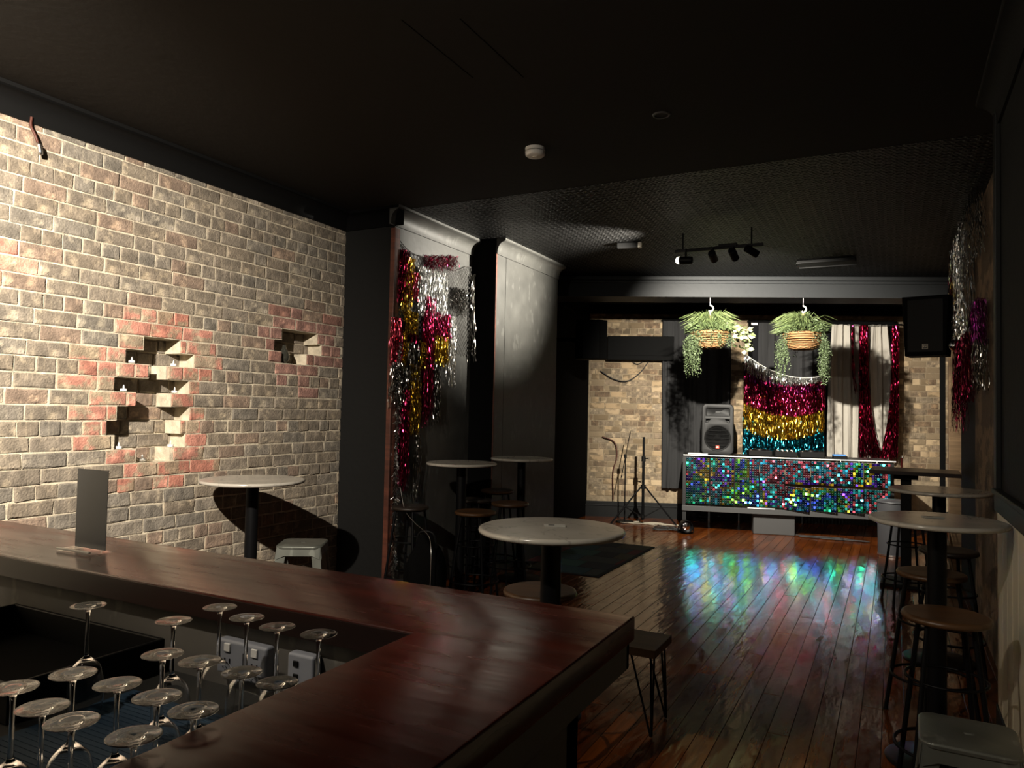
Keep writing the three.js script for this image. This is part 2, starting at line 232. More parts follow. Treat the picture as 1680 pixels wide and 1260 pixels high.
struct('trim_1', cornice([XL, -2], [XL, 4.89], [1, 0]), mat.black, 'black cove cornice along the top of the brick wall');
// --- stepped chimney breast panels on the left
const X1 = -3.64, X2 = -3.38, D1 = 4.89, D2 = 6.15, D3 = 7.61;
struct('wall_left_pier', span(-4.4, X1, 0, TOP, D1, D2), mat.greyPaint, 'dark grey painted chimney pier beside the brick wall');
struct('wall_left_pier_face', span(-4.4, X1 + 0.001, 0, TOP, D1 - 0.004, D1), mat.darkPaint, 'near black face of the chimney pier beside the brick wall');
struct('trim_11', cornice([-4.15, D1 - 0.004], [X1 + 0.09, D1 - 0.004], [0, -1], 0.08, 0.15), mat.flatBlack, 'black cove cornice on the face of the chimney pier');
struct('trim_2', cornice([X1, D1 - 0.08], [X1, D2], [1, 0]), mat.greyPaint, 'grey cove cornice at the top of the netted pier');
const panel = struct('wall_left_panel', span(-4.4, X2 - 0.012, 0, TOP, D2, D3), mat.darkPaint, 'dark panelled wall section behind the two white tables');
part('panel_strip', span(X2 - 0.012, X2, 0, TOP - 0.14, D2 + 0.012, D2 + 0.2), mat.greyPaint, panel);
part('panel_board', span(X2 - 0.012, X2, 0, TOP - 0.14, D2 + 0.208, D3), mat.greyPaint, panel);
part('panel_front', span(-3.7, X2, 0, TOP, D2 - 0.006, D2), mat.flatBlack, panel);
struct('trim_3', cornice([X2, D2], [X2, D3], [1, 0]), mat.greyPaint, 'grey cove cornice on top of the panelled wall section');
struct('trim_4', span(X2 - 0.004, X2 + 0.006, 0, TOP - 0.14, D2 - 0.004, D2 + 0.014), mat.redTrim, 'thin reddish bare timber edge of the panelled section');
{
  const w = struct('trim_5', span(X1 - 0.02, X1 + 0.022, 0, 3.03, D1 - 0.03, D1 + 0.045, 0.004), mat.redTrim, 'red brown timber corner board on the pier edge');
  part('corner_bead', span(X1 + 0.018, X1 + 0.03, 0, 3.03, D1 - 0.036, D1 - 0.018, 0.004), mat.redTrim, w);
}
struct('wall_left_recess', span(-4.4, -4.12, 0, TOP, D3, 12.9), mat.flatBlack, 'black recessed wall between panelled section and back wall');
// --- back wall, turned against the room
const back = new THREE.Group(); back.name = numbered('wall_back'); back.position.set(BW0[0], 0, -BW0[1]); back.rotation.y = BWA; back.userData = { kind: 'structure', label: 'exposed brick back wall with smeared plaster behind the stage', category: 'wall' }; scene.add(back);
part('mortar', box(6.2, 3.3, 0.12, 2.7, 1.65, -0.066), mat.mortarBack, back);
{
  const zones = [[0, 1.18, 0.24, 3.08], [1.18, 4.5, 2.98, 3.08], [2.02, 2.36, 0.9, 3.0], [4.42, 5.35, 0.6, 3.08]];
  for (const [s0, s1, y0, y1] of zones) for (let j = -20; j < 13; j++) { const y = courseY(j); if (y < y0 - 0.02 || y + COURSE > y1 + 0.06) continue;
    for (const [a, b] of courseBricks(j, s0, s1, [])) { const o = part('brick', brickShape(b - a - 0.011, 0.004), pick(rnd() < 0.55 ? mat.smeared : mat.pale), back); o.position.set((a + b) / 2, y + COURSE / 2, rr(-0.003, 0.002)); } }
}
part('black_top_band', box(6.2, 0.14, 0.05, 2.7, 3.13, 0.02), mat.flatBlack, back);
struct('baseboard_back', (() => { const g = merge([box(6, 0.18, 0.03, 2.7, 0.09, 0.015), box(6, 0.05, 0.022, 2.7, 0.205, 0.012, 0.006), box(6, 0.02, 0.04, 2.7, 0.175, 0.02, 0.006)]); g.rotateY(BWA); g.translate(BW0[0], 0, -BW0[1]); return g; })(), mat.railPaint, 'black moulded skirting board along the back wall');
function onBackGroup(o) { o.position.set(BW0[0], 0, -BW0[1]); o.rotation.y = BWA; return o; }
// --- windows in the back wall, mostly behind curtains
for (const [k, s0, s1, y0, y1, label] of [[1, 1.1, 2.08, 0.95, 2.99, 'dark window behind the charcoal curtain and the pa speaker'], [2, 2.34, 4.45, 1.0, 2.98, 'wide dark window behind the pale curtains']]) {
  const w = onBackGroup(new THREE.Group()); w.name = `window_${k}`; w.userData = { kind: 'structure', label, category: 'window' }; scene.add(w);
  const W = s1 - s0, H = y1 - y0;
  part('window_frame', merge([box(W, 0.05, 0.05, s0 + W / 2, y1 - 0.025, 0.025), box(W, 0.05, 0.05, s0 + W / 2, y0 + 0.025, 0.025), box(0.05, H, 0.05, s0 + 0.025, y0 + H / 2, 0.025), box(0.05, H, 0.05, s1 - 0.025, y0 + H / 2, 0.025), box(0.05, H, 0.05, s0 + W / 2, y0 + H / 2, 0.025)]), mat.flatBlack, w);
  part('pane', box(W - 0.08, H - 0.08, 0.008, s0 + W / 2, y0 + H / 2, 0.012), M(0.004, 0.004, 0.005, 0.25), w);
}
// --- beam in front of the back wall
{
  const a = V(-4.12, 0, 7.94);
  const g = new THREE.Group(); g.name = numbered('trim_6'); g.position.copy(a); g.rotation.y = BWA; g.userData = { kind: 'structure', label: 'grey painted ceiling beam with moulded top in front of the stage', category: 'trim' }; scene.add(g);
  part('beam_body', box(5.3, 0.235, 0.46, 2.65, TOP - 0.1275, -0.23), mat.beamPaint, g);
  part('beam_moulding', merge([box(5.3, 0.05, 0.05, 2.65, TOP - 0.025, 0.02, 0.012), box(5.3, 0.03, 0.022, 2.65, TOP - 0.07, 0.01, 0.008)]), mat.beamPaint, g);
}
// --- right wall: dark upper part, rail and beaded boards, then bare plaster, dark lining and a post
const wallRight = struct('wall_right', span(XR, 0.95, -0.02, TOP, -2, 4.45), mat.darkPaint, 'charcoal painted right wall above the beaded boards');
for (let d = 1.0; d < 4.4; d += 0.17) part('beaded_board', span(XR - 0.014, XR, 0.14, 1.105, d + 0.003, Math.min(d + 0.168, 4.42), 0.003), mat.beadboard, wallRight);
struct('baseboard_right', span(XR - 0.022, XR, 0, 0.15, -2, 4.43, 0.005), mat.railPaint, 'black skirting board under the beaded boards');
struct('trim_7', merge([span(XR - 0.025, XR, 1.105, 1.2, -2, 4.44, 0.004), span(XR - 0.038, XR, 1.19, 1.215, -2, 4.44, 0.006), span(XR - 0.025, XR, 1.215, TOP, 4.37, 4.45, 0.004)]), mat.railPaint, 'black dado rail and end post of the charcoal wall');
struct('wall_right_plaster', span(XP, 0.95, -0.02, TOP, 4.45, 6.97), mat.plaster, 'bare stained plaster stretch of the right wall');
struct('wall_right_lining', span(XP, 0.95, -0.02, TOP, 6.97, 8.35), mat.darkPaint, 'dark lining board stretch of the right wall');
struct('wall_right_end', span(0.7, 0.95, -0.02, TOP, 8.35, 13.1), mat.plaster, 'bare wall stretch between post and back wall');
struct('trim_8', span(0.515, 0.625, 0, TOP, 8.95, 9.06, 0.006), mat.timber, 'pale weathered timber post by the back wall');
struct('trim_9', span(0.5, 0.56, 0, TOP, 10.4, 10.47, 0.01), mat.flatBlack, 'black painted pipe casing beside the timber post');
struct('trim_10', cornice([XR, 4.45], [XR, -2], [-1, 0], 0.1, 0.15), mat.darkPaint, 'black cove cornice over the charcoal right wall');
struct('wall_front', span(-4.4, 0.9, -0.02, TOP, -2.2, -2), mat.darkPaint, 'dark wall at the bar end of the room');

// ================================================================ the bar
{
  const b = thing('bar_counter', 'L shaped bar counter with glossy red brown timber top', 'bar counter');
  const L = (o, y0, y1, x0, dF, xr, dn, xi, di) => { const s = new THREE.Shape([[x0, dF], [xr, dF], [xr, dn], [xi, dn], [xi, di], [x0, di]].map(p => new THREE.Vector2(...p))); const g = new THREE.ExtrudeGeometry(s, { depth: y1 - y0 - 2 * o, bevelEnabled: o > 0, bevelThickness: o, bevelSize: o, bevelOffset: -o, bevelSegments: 3, curveSegments: 4 }); g.rotateX(-Math.PI / 2); g.translate(0, y0 + o, 0); return toCreasedNormals(metric(g), 0.7); };
  part('bar_top_wood', L(0.004, 1.024, 1.08, -4.13, 1.68, -0.535, -0.35, -0.9, 1.31), mat.bar, b);
  part('inner_edge_board', merge([span(-4.13, -0.905, 1.02, 1.076, 1.303, 1.312), span(-0.905, -0.897, 1.02, 1.076, -0.35, 1.312)]), mat.barEdge, b);
  part('apron_board', merge([span(-0.562, -0.54, 0.965, 1.024, -0.35, 1.66, 0.003), span(-4.13, -0.54, 0.965, 1.024, 1.638, 1.66, 0.003)]), mat.barGrey, b);
  part('side_panel', span(-0.63, -0.6, 0, 1.024, -0.35, 1.5), mat.barGrey, b);
  part('front_panel', span(-4.13, -0.6, 0, 1.024, 1.44, 1.5), mat.barGrey, b);
  part('inner_lining', span(-4.13, -0.63, 0.5, 1.024, 1.33, 1.44), mat.barInside, b);
  part('under_shelf', span(-2.75, -0.63, 0.84, 0.86, 0.25, 1.33), mat.barGrey, b);
  for (const x of [-2.75, -0.66]) part('shelf_support', span(x, x + 0.03, 0, 0.84, 0.25, 1.33), mat.barGrey, b);
}
one('drainer_mat', 'ribbed dark blue rubber mat on the shelf under the bar', 'mat', (() => { const g = [span(-1.62, -0.66, 0.86, 0.864, 0.3, 1.19, 0.0015)]; for (let k = 0; k < 60; k++) g.push(span(-1.6, -0.68, 0.864, 0.8655, 0.31 + k * 0.0147, 0.3165 + k * 0.0147)); return merge(g); })(), mat.matBlue);
// wine glass standing on its rim; base plate on top
function glassOutline(h) {
  const k = h / 0.235, o = [[0.033, 0.0], [0.0362, 0.02], [0.0382, 0.048], [0.0365, 0.075], [0.029, 0.1], [0.014, 0.116], [0.0055, 0.124], [0.0043, 0.14], [0.0038, 0.175], [0.0042, 0.212], [0.0072, 0.2255], [0.018, 0.2315], [0.033, 0.2333], [0.0352, 0.234], [0.034, 0.2346], [0.014, 0.2348], [0, 0.2342]], i = [[0, 0.1145], [0.012, 0.1125], [0.0272, 0.0985], [0.035, 0.0745], [0.0368, 0.048], [0.0348, 0.02], [0.0318, 0.0]];
  const fine = pts => new THREE.SplineCurve(pts.map(p => new THREE.Vector2(p[0], p[1] * k))).getPoints(pts.length * 3).map(q => [Math.max(0, q.x), q.y]);
  return lathe([...fine(i), ...[[0.0326, -0.0004]], ...fine(o)], 36);
}
{
  const tall = glassOutline(0.235), low = glassOutline(0.205);
  const spots = [[145, 993], [285, 1018], [361, 996], [405, 1013], [455, 1028], [523, 1040], [22, 1128], [120, 1105], [193, 1122], [267, 1073], [328, 1085], [70, 1160], [118, 1183], [258, 1143], [318, 1165], [220, 1207]];
  const own = { 145: 'upturned wine glass standing nearest the black bar tub', 405: 'upturned wine glass in front of the double power socket', 523: 'upturned wine glass in front of the data socket plate' };
  for (const [u, v] of spots) { const [x, , d] = atY(u, v, 1.1005), g = one('wine_glass', own[u] || 'upturned clear stemmed wine glass on the blue mat under the bar', 'wine glass', tall, mat.glass, 'upturned wine glasses under the bar'); g.position.set(x, 0.866, -d); }
  for (const [u, v] of [[397, 1103], [455, 1120]]) { const [x, , d] = atY(u, v, 1.0705), g = one('wine_glass', 'shorter upturned stemmed glass half hidden by the bar edge', 'wine glass', low, mat.glass, 'shorter upturned glasses by the bar edge'); g.position.set(x, 0.866, -d); }
}
// sockets on the lining under the bar
function plateAt(name, label, u, v, w, h, tilt) { const [x, y, d] = atD(u, v, 1.33); const t = thing(name, label, 'socket', [x, y, d], 0); part('plate', box(w, h, 0.03, 0, 0, 0.015, 0.008), mat.plate, t); return t; }
{
  const t = plateAt('power_socket', 'white double power socket on the lining under the bar', 411, 1075, 0.165, 0.075);
  for (const s of [-1, 1]) { part('switch_rocker', box(0.02, 0.02, 0.006, s * 0.045, 0.02, 0.031, 0.002), mat.white, t); part('socket_slot', merge([box(0.003, 0.012, 0.003, s * 0.045 - 0.008, -0.012, 0.0305), box(0.003, 0.012, 0.003, s * 0.045 + 0.008, -0.012, 0.0305), box(0.003, 0.011, 0.003, s * 0.045, -0.026, 0.0305)]), mat.black, t); }
  part('indicator_slot', box(0.005, 0.028, 0.003, 0.01, 0.0, 0.0305), mat.black, t);
  const n = plateAt('data_socket', 'pale data socket plate on the trunking under the bar', 507, 1095, 0.08, 0.075);
  part('data_port', box(0.016, 0.014, 0.004, -0.012, 0.015, 0.031, 0.002), mat.black, n); part('data_port', box(0.015, 0.013, 0.004, -0.012, -0.014, 0.031, 0.002), mat.black, n);
  const [x, y] = atD(600, 1062, 1.33);
  one('cable_trunking', 'white plastic cable trunking under the bar corner', 'trunking', span(-0.98, -0.64, 0.935, 0.985, 1.29, 1.3295, 0.004), mat.ivory);
}
{
  const t = thing('bar_tray', 'black plastic bar tub on the shelf under the bar', 'tub', [-2.0, 0.8605, 1.12]);
  part('tub_floor', box(0.66, 0.012, 0.38, 0, 0.006, 0, 0.004), mat.flatBlack, t); for (const [w, d, x, z] of [[0.66, 0.012, 0, 0.185], [0.66, 0.012, 0, -0.185], [0.012, 0.38, 0.325, 0], [0.012, 0.38, -0.325, 0]]) part('tub_wall', box(w, 0.085, d, x, 0.043, z, 0.004), mat.black, t);
}
{ // acrylic sign stand
  const [x, , d] = [-2.27, 1.08, 1.483], t = thing('sign_holder', 'clear acrylic sign holder with a plain dark card on the bar', 'sign holder', [x, 1.0805, d], 0.02);
  part('foot_plate', box(0.172, 0.005, 0.07, 0, 0.0025, 0.012, 0.002), mat.pane, t); part('clear_sheet', box(0.162, 0.276, 0.003, 0, 0.142, -0.012), mat.pane, t); part('card', box(0.15, 0.25, 0.0016, 0.001, 0.131, -0.0085), mat.signCard, t); part('front_lip', box(0.16, 0.006, 0.008, 0, 0.008, 0.046, 0.002), mat.ivory, t);
}
// ================================================================ things on the brick wall
{
  const g = (() => lathe([[0, 0], [0.0185, 0], [0.019, 0.002], [0.0185, 0.0145], [0.016, 0.0155], [0.0152, 0.0135], [0.004, 0.013], [0, 0.013]], 24))(), fl = lathe([[0.0022, 0], [0.005, 0.006], [0.0058, 0.012], [0.0035, 0.02], [0, 0.028]], 14);
  const spots = [[-2, 2.965, 'white tea light on the top left ledge of the large niche'], [-2, 3.262, 'white tea light on the lit top right ledge of the large niche'], [-4, 2.918, 'white tea light on the middle left ledge of the large niche'], [-4, 3.278, 'white tea light on the middle right ledge of the large niche'], [-8, 2.9, 'white tea light in the shaded bottom corner of the large niche'], [-8, 3.262, 'white tea light on the bottom right ledge of the large niche']];
  for (const [j, d, label] of spots) { const t = thing('tea_light', label, 'candle', [XL - 0.028, courseY(j) + 0.004, d], 0, 'tea lights in the brick niche'); part('cup', g, mat.wax, t); part('flame_tip', fl, mat.white, t).position.y = 0.0128; }
  const t = thing('votive_candle', 'round clear glass votive with a white tea light on the lowest niche ledge', 'candle', [XL - 0.045, courseY(-9) + 0.004, 3.075]);
  part('votive_bowl', lathe([[0, 0], [0.024, 0], [0.034, 0.012], [0.037, 0.03], [0.033, 0.048], [0.0318, 0.048], [0.0355, 0.03], [0.0325, 0.0135], [0.023, 0.003], [0, 0.003]], 28), mat.glass, t); const c = part('cup', g, mat.wax, t); c.position.y = 0.0034; part('flame_tip', fl, mat.white, c).position.y = 0.0128;
  const o = thing('glass_bulb', 'dark pear shaped glass bottle in the small brick niche', 'bottle', [XL - 0.05, courseY(-1) + 0.004, 4.262]);
  part('glass_body', lathe([[0, 0], [0.02, 0], [0.038, 0.02], [0.043, 0.05], [0.034, 0.085], [0.016, 0.115], [0.013, 0.14], [0.011, 0.14], [0.014, 0.114], [0.032, 0.084], [0.041, 0.05], [0.036, 0.022], [0.019, 0.003], [0, 0.003]], 28), M(0.3, 0.3, 0.25, 0.05, 0, { phys: 1, transmission: 0.9, ior: 1.5, thickness: 0.01 }), o);
}
{
  const t = thing('wall_cable', 'short loose cable with a metal lamp holder under the cornice', 'cable', [-4.13, 3.06, 2.285]);
  part('lead', tube([[0, 0.02, 0], [0.004, -0.03, 0.003], [0.018, -0.075, -0.012], [0.022, -0.115, -0.026]], 0.007, 18, 8), mat.brownCable, t);
  const h = part('lamp_socket', lathe([[0, 0], [0.011, 0.004], [0.013, 0.02], [0.011, 0.055], [0.007, 0.062], [0, 0.064]], 16), mat.silver, t); h.position.set(0.024, -0.178, -0.044); h.rotation.set(0.25, 0, -0.05);
}
// ================================================================ tables
function table(label, [x, y, d], r, turn) {
  const t = thing('marble_table', label, 'table', [x, 0, d], turn);
  const g = lathe([[0, -0.024], [r - 0.012, -0.024], [r - 0.003, -0.02], [r, -0.012], [r - 0.003, -0.004], [r - 0.012, 0], [0, 0]], 64); const top = part('table_top', metricTop(g), mat.marble, t); top.position.y = y;
  part('column', cyl(0.04, 0.04, y - 0.06, 0, (y - 0.06) / 2 + 0.02, 0, 24), mat.blackMetal, t); part('mount_plate', box(0.24, 0.012, 0.24, 0, y - 0.031, 0, 0.004), mat.blackMetal, t);
  part('base_plate', lathe([[0, 0], [0.21, 0], [0.213, 0.006], [0.2, 0.016], [0.06, 0.03], [0.04, 0.05], [0, 0.05]], 40), mat.blackMetal, t); return t;
}
function metricTop(g) { const p = g.attributes.position, uv = new Float32Array(p.count * 2), o = rr(0, 3); for (let i = 0; i < p.count; i++) { uv[2 * i] = p.getX(i) + o; uv[2 * i + 1] = p.getZ(i) + o * 0.7; } g.setAttribute('uv', new THREE.BufferAttribute(uv, 2)); return g; }
const mid = (u0, v0, u1, v1, y) => { const a = atY(u0, v0, y), b = atY(u1, v1, y); return { c: [(a[0] + b[0]) / 2, y, (a[2] + b[2]) / 2], r: Math.hypot(a[0] - b[0], a[2] - b[2]) / 2 }; };
{
  table('round white marble bar table standing against the lit brick wall', [-3.74, 1.07, 3.555], 0.332, 0.3);
  let m = mid(787, 862, 1024, 868, 1.1); table('round white marble bar table in front of the bar beside the rug', m.c, 0.287, 1.1); const cm = m.c;
  m = mid(704, 756, 813, 761, 1.12); table('round white marble bar table beside the netted pier', [m.c[0], 1.12, m.c[2]], 0.293, 2); m = mid(807, 749, 907, 753, 1.12); table('round white marble bar table at the dark panelled wall', [m.c[0], 1.12, m.c[2]], 0.29, 4);
  m = mid(1425, 845, 1660, 858, 1.1); table('round white marble bar table beside the beaded boards', [m.c[0] - 0.006, 1.1, m.c[2]], 0.284, 2.6); const c1 = m.c;
  m = mid(1458, 800, 1625, 806, 1.1); table('round white marble bar table beside the bare plaster wall', m.c, 0.3, 5);
  for (const [c, dx, dd, a, l] of [[cm, 0.0, 0.03, 0.45, 'small pale plastic table number plate on table beside the rug'], [c1, -0.02, 0.03, 0.35, 'small pale plastic table number plate on table by beaded boards']]) {
    const t = thing('table_tag', l, 'tag', [c[0] + dx, 1.1005, c[2] + dd], a); part('tag_plate', box(0.085, 0.004, 0.05, 0, 0.002, 0, 0.0015), mat.card, t); part('printed_mark', box(0.024, 0.001, 0.016, -0.014, 0.0042, 0), mat.black, t); }
}
{
  const t = thing('dark_table', 'tall dark timber table with a thin rectangular top near the stage', 'table', [0.175, 0, 7.95], -0.03);
  part('table_top', box(0.74, 0.035, 0.62, 0, 1.06, 0, 0.004), mat.darkWood, t); part('column', box(0.09, 1.0, 0.09, -0.07, 0.54, 0, 0.004), mat.black, t); part('top_bracket', box(0.2, 0.05, 0.3, -0.07, 1.018, 0, 0.004), mat.black, t); part('base_plate', box(0.42, 0.03, 0.42, -0.07, 0.015, 0, 0.006), mat.black, t);
}
// ================================================================ stools
function stool(label, [x, d], seatMat, turn, group, h = 0.76, r = 0.165) {
  const t = thing('bar_stool', label, 'stool', [x, 0, d], turn, group);
  const s = part('seat', metricTop(lathe([[0, -0.03], [r - 0.014, -0.03], [r - 0.003, -0.024], [r, -0.014], [r - 0.004, -0.004], [r - 0.016, 0], [r * 0.6, -0.004], [0, -0.006]], 40)), seatMat, t); s.position.y = h;
  const foot = [];
  for (let k = 0; k < 4; k++) { const a = k * Math.PI / 2 + Math.PI / 4, c = Math.cos(a), q = Math.sin(a); part('leg', merge([bar([c * 0.115, h - 0.028, q * 0.115], [c * 0.215, 0.004, q * 0.215], 0.0105, 8), cyl(0.014, 0.012, 0.012, c * 0.214, 0.006, q * 0.214, 10)]), mat.blackMetal, t); foot.push(new THREE.Vector3(c * 0.186, 0.22, q * 0.186)); }
  const ring = []; for (let k = 0; k < 24; k++) { const a = k / 24 * 6.2832; ring.push([Math.cos(a) * 0.188, 0.22, Math.sin(a) * 0.188]); }
  part('foot_ring', tube(ring, 0.0075, 60, 6, true), mat.blackMetal, t); const ring2 = ring.map(p => [p[0] * 0.79, 0.5, p[2] * 0.79]); part('brace_ring', tube(ring2, 0.006, 60, 6, true), mat.blackMetal, t); part('under_plate', cyl(0.12, 0.12, 0.008, 0, h - 0.034, 0, 24), mat.blackMetal, t);
  return t;
}
{
  const at = (u, v, h = 0.76) => { const p = atY(u, v, h); return [p[0], p[2]]; };
  stool('round timber bar stool pushed to table at dark panelled wall', [-3.19, 5.92], mat.seat, 0.2, undefined, 0.84, 0.15);
  stool('round timber bar stool between the two white tables by panelled wall', at(837, 824), mat.seat, 0.5);
  stool('round timber bar stool with worn rim in front of the pier table', at(780, 838), mat.seat, 0.1);
  stool('round dark seated bar stool behind the worn timber stool', [-3.3, 5.72], mat.seatDark, 0.0, undefined, 0.77, 0.15);
  stool('round black seated stool against the netted pier under the foil', [-3.46, 4.95], mat.seatDark, 0.0, undefined, 0.773, 0.15);
  stool('round timber bar stool tucked under the marble table beside the rug', at(886, 966), mat.seat, 0.4);
  stool('round timber bar stool standing next to the square metal stool', at(1552, 1007), mat.seat, 0.15);
  stool('round timber bar stool under the marble table beside beaded boards', at(1528, 938), mat.seat, 0.6);
  stool('round black seated bar stool under the table by the plaster wall', [0.3, 5.3], mat.seatDark, 0.3);
  stool('round black seated bar stool by the dark rectangular table', [0.1, 7.1], mat.seatDark, 0.3);
}
function metalStool(label, [x, d], h, turn, s = 0.3) {
  const t = thing('metal_stool', label, 'stool', [x, 0, d], turn);
  const rs = (w, r) => { const sh = new THREE.Shape(), k = w / 2; sh.moveTo(-k + r, -k); sh.lineTo(k - r, -k); sh.absarc(k - r, -k + r, r, -Math.PI / 2, 0); sh.lineTo(k, k - r); sh.absarc(k - r, k - r, r, 0, Math.PI / 2); sh.lineTo(-k + r, k); sh.absarc(-k + r, k - r, r, Math.PI / 2, Math.PI); sh.lineTo(-k, -k + r); sh.absarc(-k + r, -k + r, r, Math.PI, 1.5 * Math.PI); return sh; };
  const top = rs(s - 0.024, 0.04), hole = new THREE.Path(); hole.moveTo(-0.022, -0.016); hole.lineTo(0.022, -0.016); hole.lineTo(0.022, 0.016); hole.lineTo(-0.022, 0.016); hole.closePath(); top.holes.push(hole);
  let g = new THREE.ExtrudeGeometry(top, { depth: 0.004, bevelEnabled: true, bevelThickness: 0.01, bevelSize: 0.012, bevelSegments: 4, curveSegments: 8 }); g.rotateX(-Math.PI / 2); g.translate(0, h - 0.014, 0); part('seat', toCreasedNormals(metric(g), 0.8), mat.steel, t);
  // pressed skirt: four flared side walls
  const side = []; for (let k = 0; k < 4; k++) { const a = k * Math.PI / 2, m = new THREE.Matrix4().makeRotationY(a), sh = new THREE.Shape([[-s / 2 + 0.02, 0], [s / 2 - 0.02, 0], [s / 2 - 0.012, -0.075], [s / 2 - 0.06, -0.055], [-s / 2 + 0.06, -0.055], [-s / 2 + 0.012, -0.075]].map(p => new THREE.Vector2(...p))); const q = new THREE.ExtrudeGeometry(sh, { depth: 0.003, bevelEnabled: false }); q.rotateX(-0.12); q.translate(0, h - 0.012, s / 2 - 0.012); q.applyMatrix4(m); side.push(metric(q)); }
  part('skirt', merge(side), mat.steel, t);
  for (let k = 0; k < 4; k++) {   // legs: tapering folded channels
    const a = k * Math.PI / 2 + Math.PI / 4, R0 = s * 0.66, R1 = s * 0.66 + h * 0.14, pos = []; const ringAt = (y, R, w) => [-1, -0.5, 0, 0.5, 1].map(q => { const ang = a + q * w / R; return [Math.cos(ang) * (R - Math.abs(q) * w * 0.9), y, Math.sin(ang) * (R - Math.abs(q) * w * 0.9)]; });
    const A = ringAt(h - 0.012, R0 - 0.004, 0.05), B = ringAt(0.001, R1, 0.022), tri = (...l) => l.forEach(p => pos.push(...p));
    for (let i = 0; i < 4; i++) { tri(A[i], A[i + 1], B[i + 1]); tri(A[i], B[i + 1], B[i]); const s2 = p => [p[0] * 0.985, p[1], p[2] * 0.985]; tri(s2(A[i]), s2(B[i + 1]), s2(A[i + 1])); tri(s2(A[i]), s2(B[i]), s2(B[i + 1])); }
    const q = new THREE.BufferGeometry(); q.setAttribute('position', new THREE.Float32BufferAttribute(pos, 3)); q.computeVertexNormals(); part('leg', toCreasedNormals(metric(q), 0.9), mat.steel, t);
  }
  const R = s * 0.66 + 0.05; part('cross_brace', merge([bar([R * 0.68, h * 0.42, R * 0.68], [-R * 0.68, h * 0.42, -R * 0.68], 0.006), bar([R * 0.68, h * 0.42, -R * 0.68], [-R * 0.68, h * 0.42, R * 0.68], 0.006)]), mat.steel, t);
  return t;
}
metalStool('square galvanised metal stool beside the beaded boards', [0.235, 3.1], 0.45, -0.02, 0.31);
metalStool('square galvanised metal stool at the table by the brick wall', [-3.5, 3.78], 0.65, 0.55, 0.3);
{ // hairpin bench
  const t = thing('hairpin_bench', 'low timber bench on black hairpin legs beside the bar', 'bench', [-1.26, 0, 3.65]);
  part('seat_board', box(0.5, 0.04, 0.3, 0, 0.4, 0, 0.004), mat.benchWood, t);
  for (const sx of [-1, 1]) for (const sz of [-1, 1]) { const x = sx * 0.22, z = sz * 0.12; part('hairpin_leg', merge([bar([x, 0.38, z], [x + sx * 0.01, 0.006, z + sz * 0.01], 0.0055), bar([x - sx * 0.1, 0.38, z], [x + sx * 0.006, 0.006, z + sz * 0.01], 0.0055), bar([x, 0.38, z - sz * 0.06], [x + sx * 0.01, 0.006, z + sz * 0.006], 0.0055)]), mat.blackMetal, t); }
}
// ================================================================ floor things
{
  const P = [[-2.487, 8.484], [-2.453, 6.639]], t = thing('patchwork_rug', 'dark rug with teal and red colour blocks on the timber floor', 'rug', [-3.02, 0.001, 7.56], 0.0);
  part('rug_backing', box(1.1, 0.006, 1.86, 0, 0.003, 0, 0.002), M(0.012, 0.012, 0.015, 0.95), t);
  const cols = [[0.03, 0.085, 0.08], [0.11, 0.022, 0.024], [0.045, 0.05, 0.05], [0.02, 0.055, 0.07], [0.07, 0.06, 0.04], [0.02, 0.02, 0.03]].map(c => M(...c, 0.95)); let k = 0;
  for (let j = 0; j < 6; j++) { let x = -0.52; while (x < 0.5) { const w = Math.min(0.52 - x, rr(0.2, 0.42)); part('colour_block', box(w - 0.006, 0.004, 0.29, x + w / 2, 0.007, -0.76 + j * 0.303, 0.001), cols[(k++ * 5 + j) % 6], t); x += w; } }
}
{ const p = atY(1345, 1048, 0); const o = one('tape_scrap', 'short strip of brown tape stuck to the floor', 'tape', box(0.025, 0.002, 0.13), M(0.16, 0.09, 0.04, 0.6)); o.position.set(p[0], 0.0016, -p[2]); o.rotation.y = -0.15; }
{
  const t = thing('grey_bin', 'grey oval bin standing at the end of the stage desk', 'bin', [0.0, 0.001, 9.55]);
  part('bin_body', lathe([[0, 0], [0.155, 0], [0.162, 0.01], [0.168, 0.6], [0.16, 0.6], [0.152, 0.02], [0, 0.02]], 36), mat.bin, t); part('bin_lid', lathe([[0, 0.632], [0.15, 0.628], [0.176, 0.615], [0.178, 0.6], [0.169, 0.598]], 36), mat.bin, t); part('base_rim', cyl(0.166, 0.166, 0.02, 0, 0.012, 0, 36), mat.silver, t);
}
{ const t = thing('leaning_slats', 'bundle of pale slats leaning at the timber post', 'boards', [0.47, 0, 8.75], 0); for (let k = 0; k < 4; k++) part('slat', bar([0.0 + k * 0.022, 0.008, k * 0.01], [-0.09 + k * 0.022, 0.62, -0.12 + k * 0.01], 0.0085, 4), mat.paleWood, t); }
{
  const t = thing('equipment_bag', 'bulging black equipment bag on the floor beside the pier', 'bag', [-3.14, 0, 4.72], 0.3); const g = new THREE.SphereGeometry(1, 32, 20), p = g.attributes.position;
  for (let i = 0; i < p.count; i++) { const x = p.getX(i), y = p.getY(i), z = p.getZ(i), q = 1 + 0.12 * Math.sin(5 * x + 3 * y) * Math.cos(4 * z); p.setXYZ(i, x * 0.16 * q, Math.max(0.004, 0.27 + y * 0.31 * q), z * 0.15 * q); } g.computeVertexNormals(); part('bag_body', clean(g), mat.flatBlack, t);
  part('bag_handle', tube([[-0.08, 0.5, 0], [-0.05, 0.62, 0.02], [0.05, 0.62, 0.02], [0.08, 0.5, 0]], 0.01, 16), mat.black, t);
}
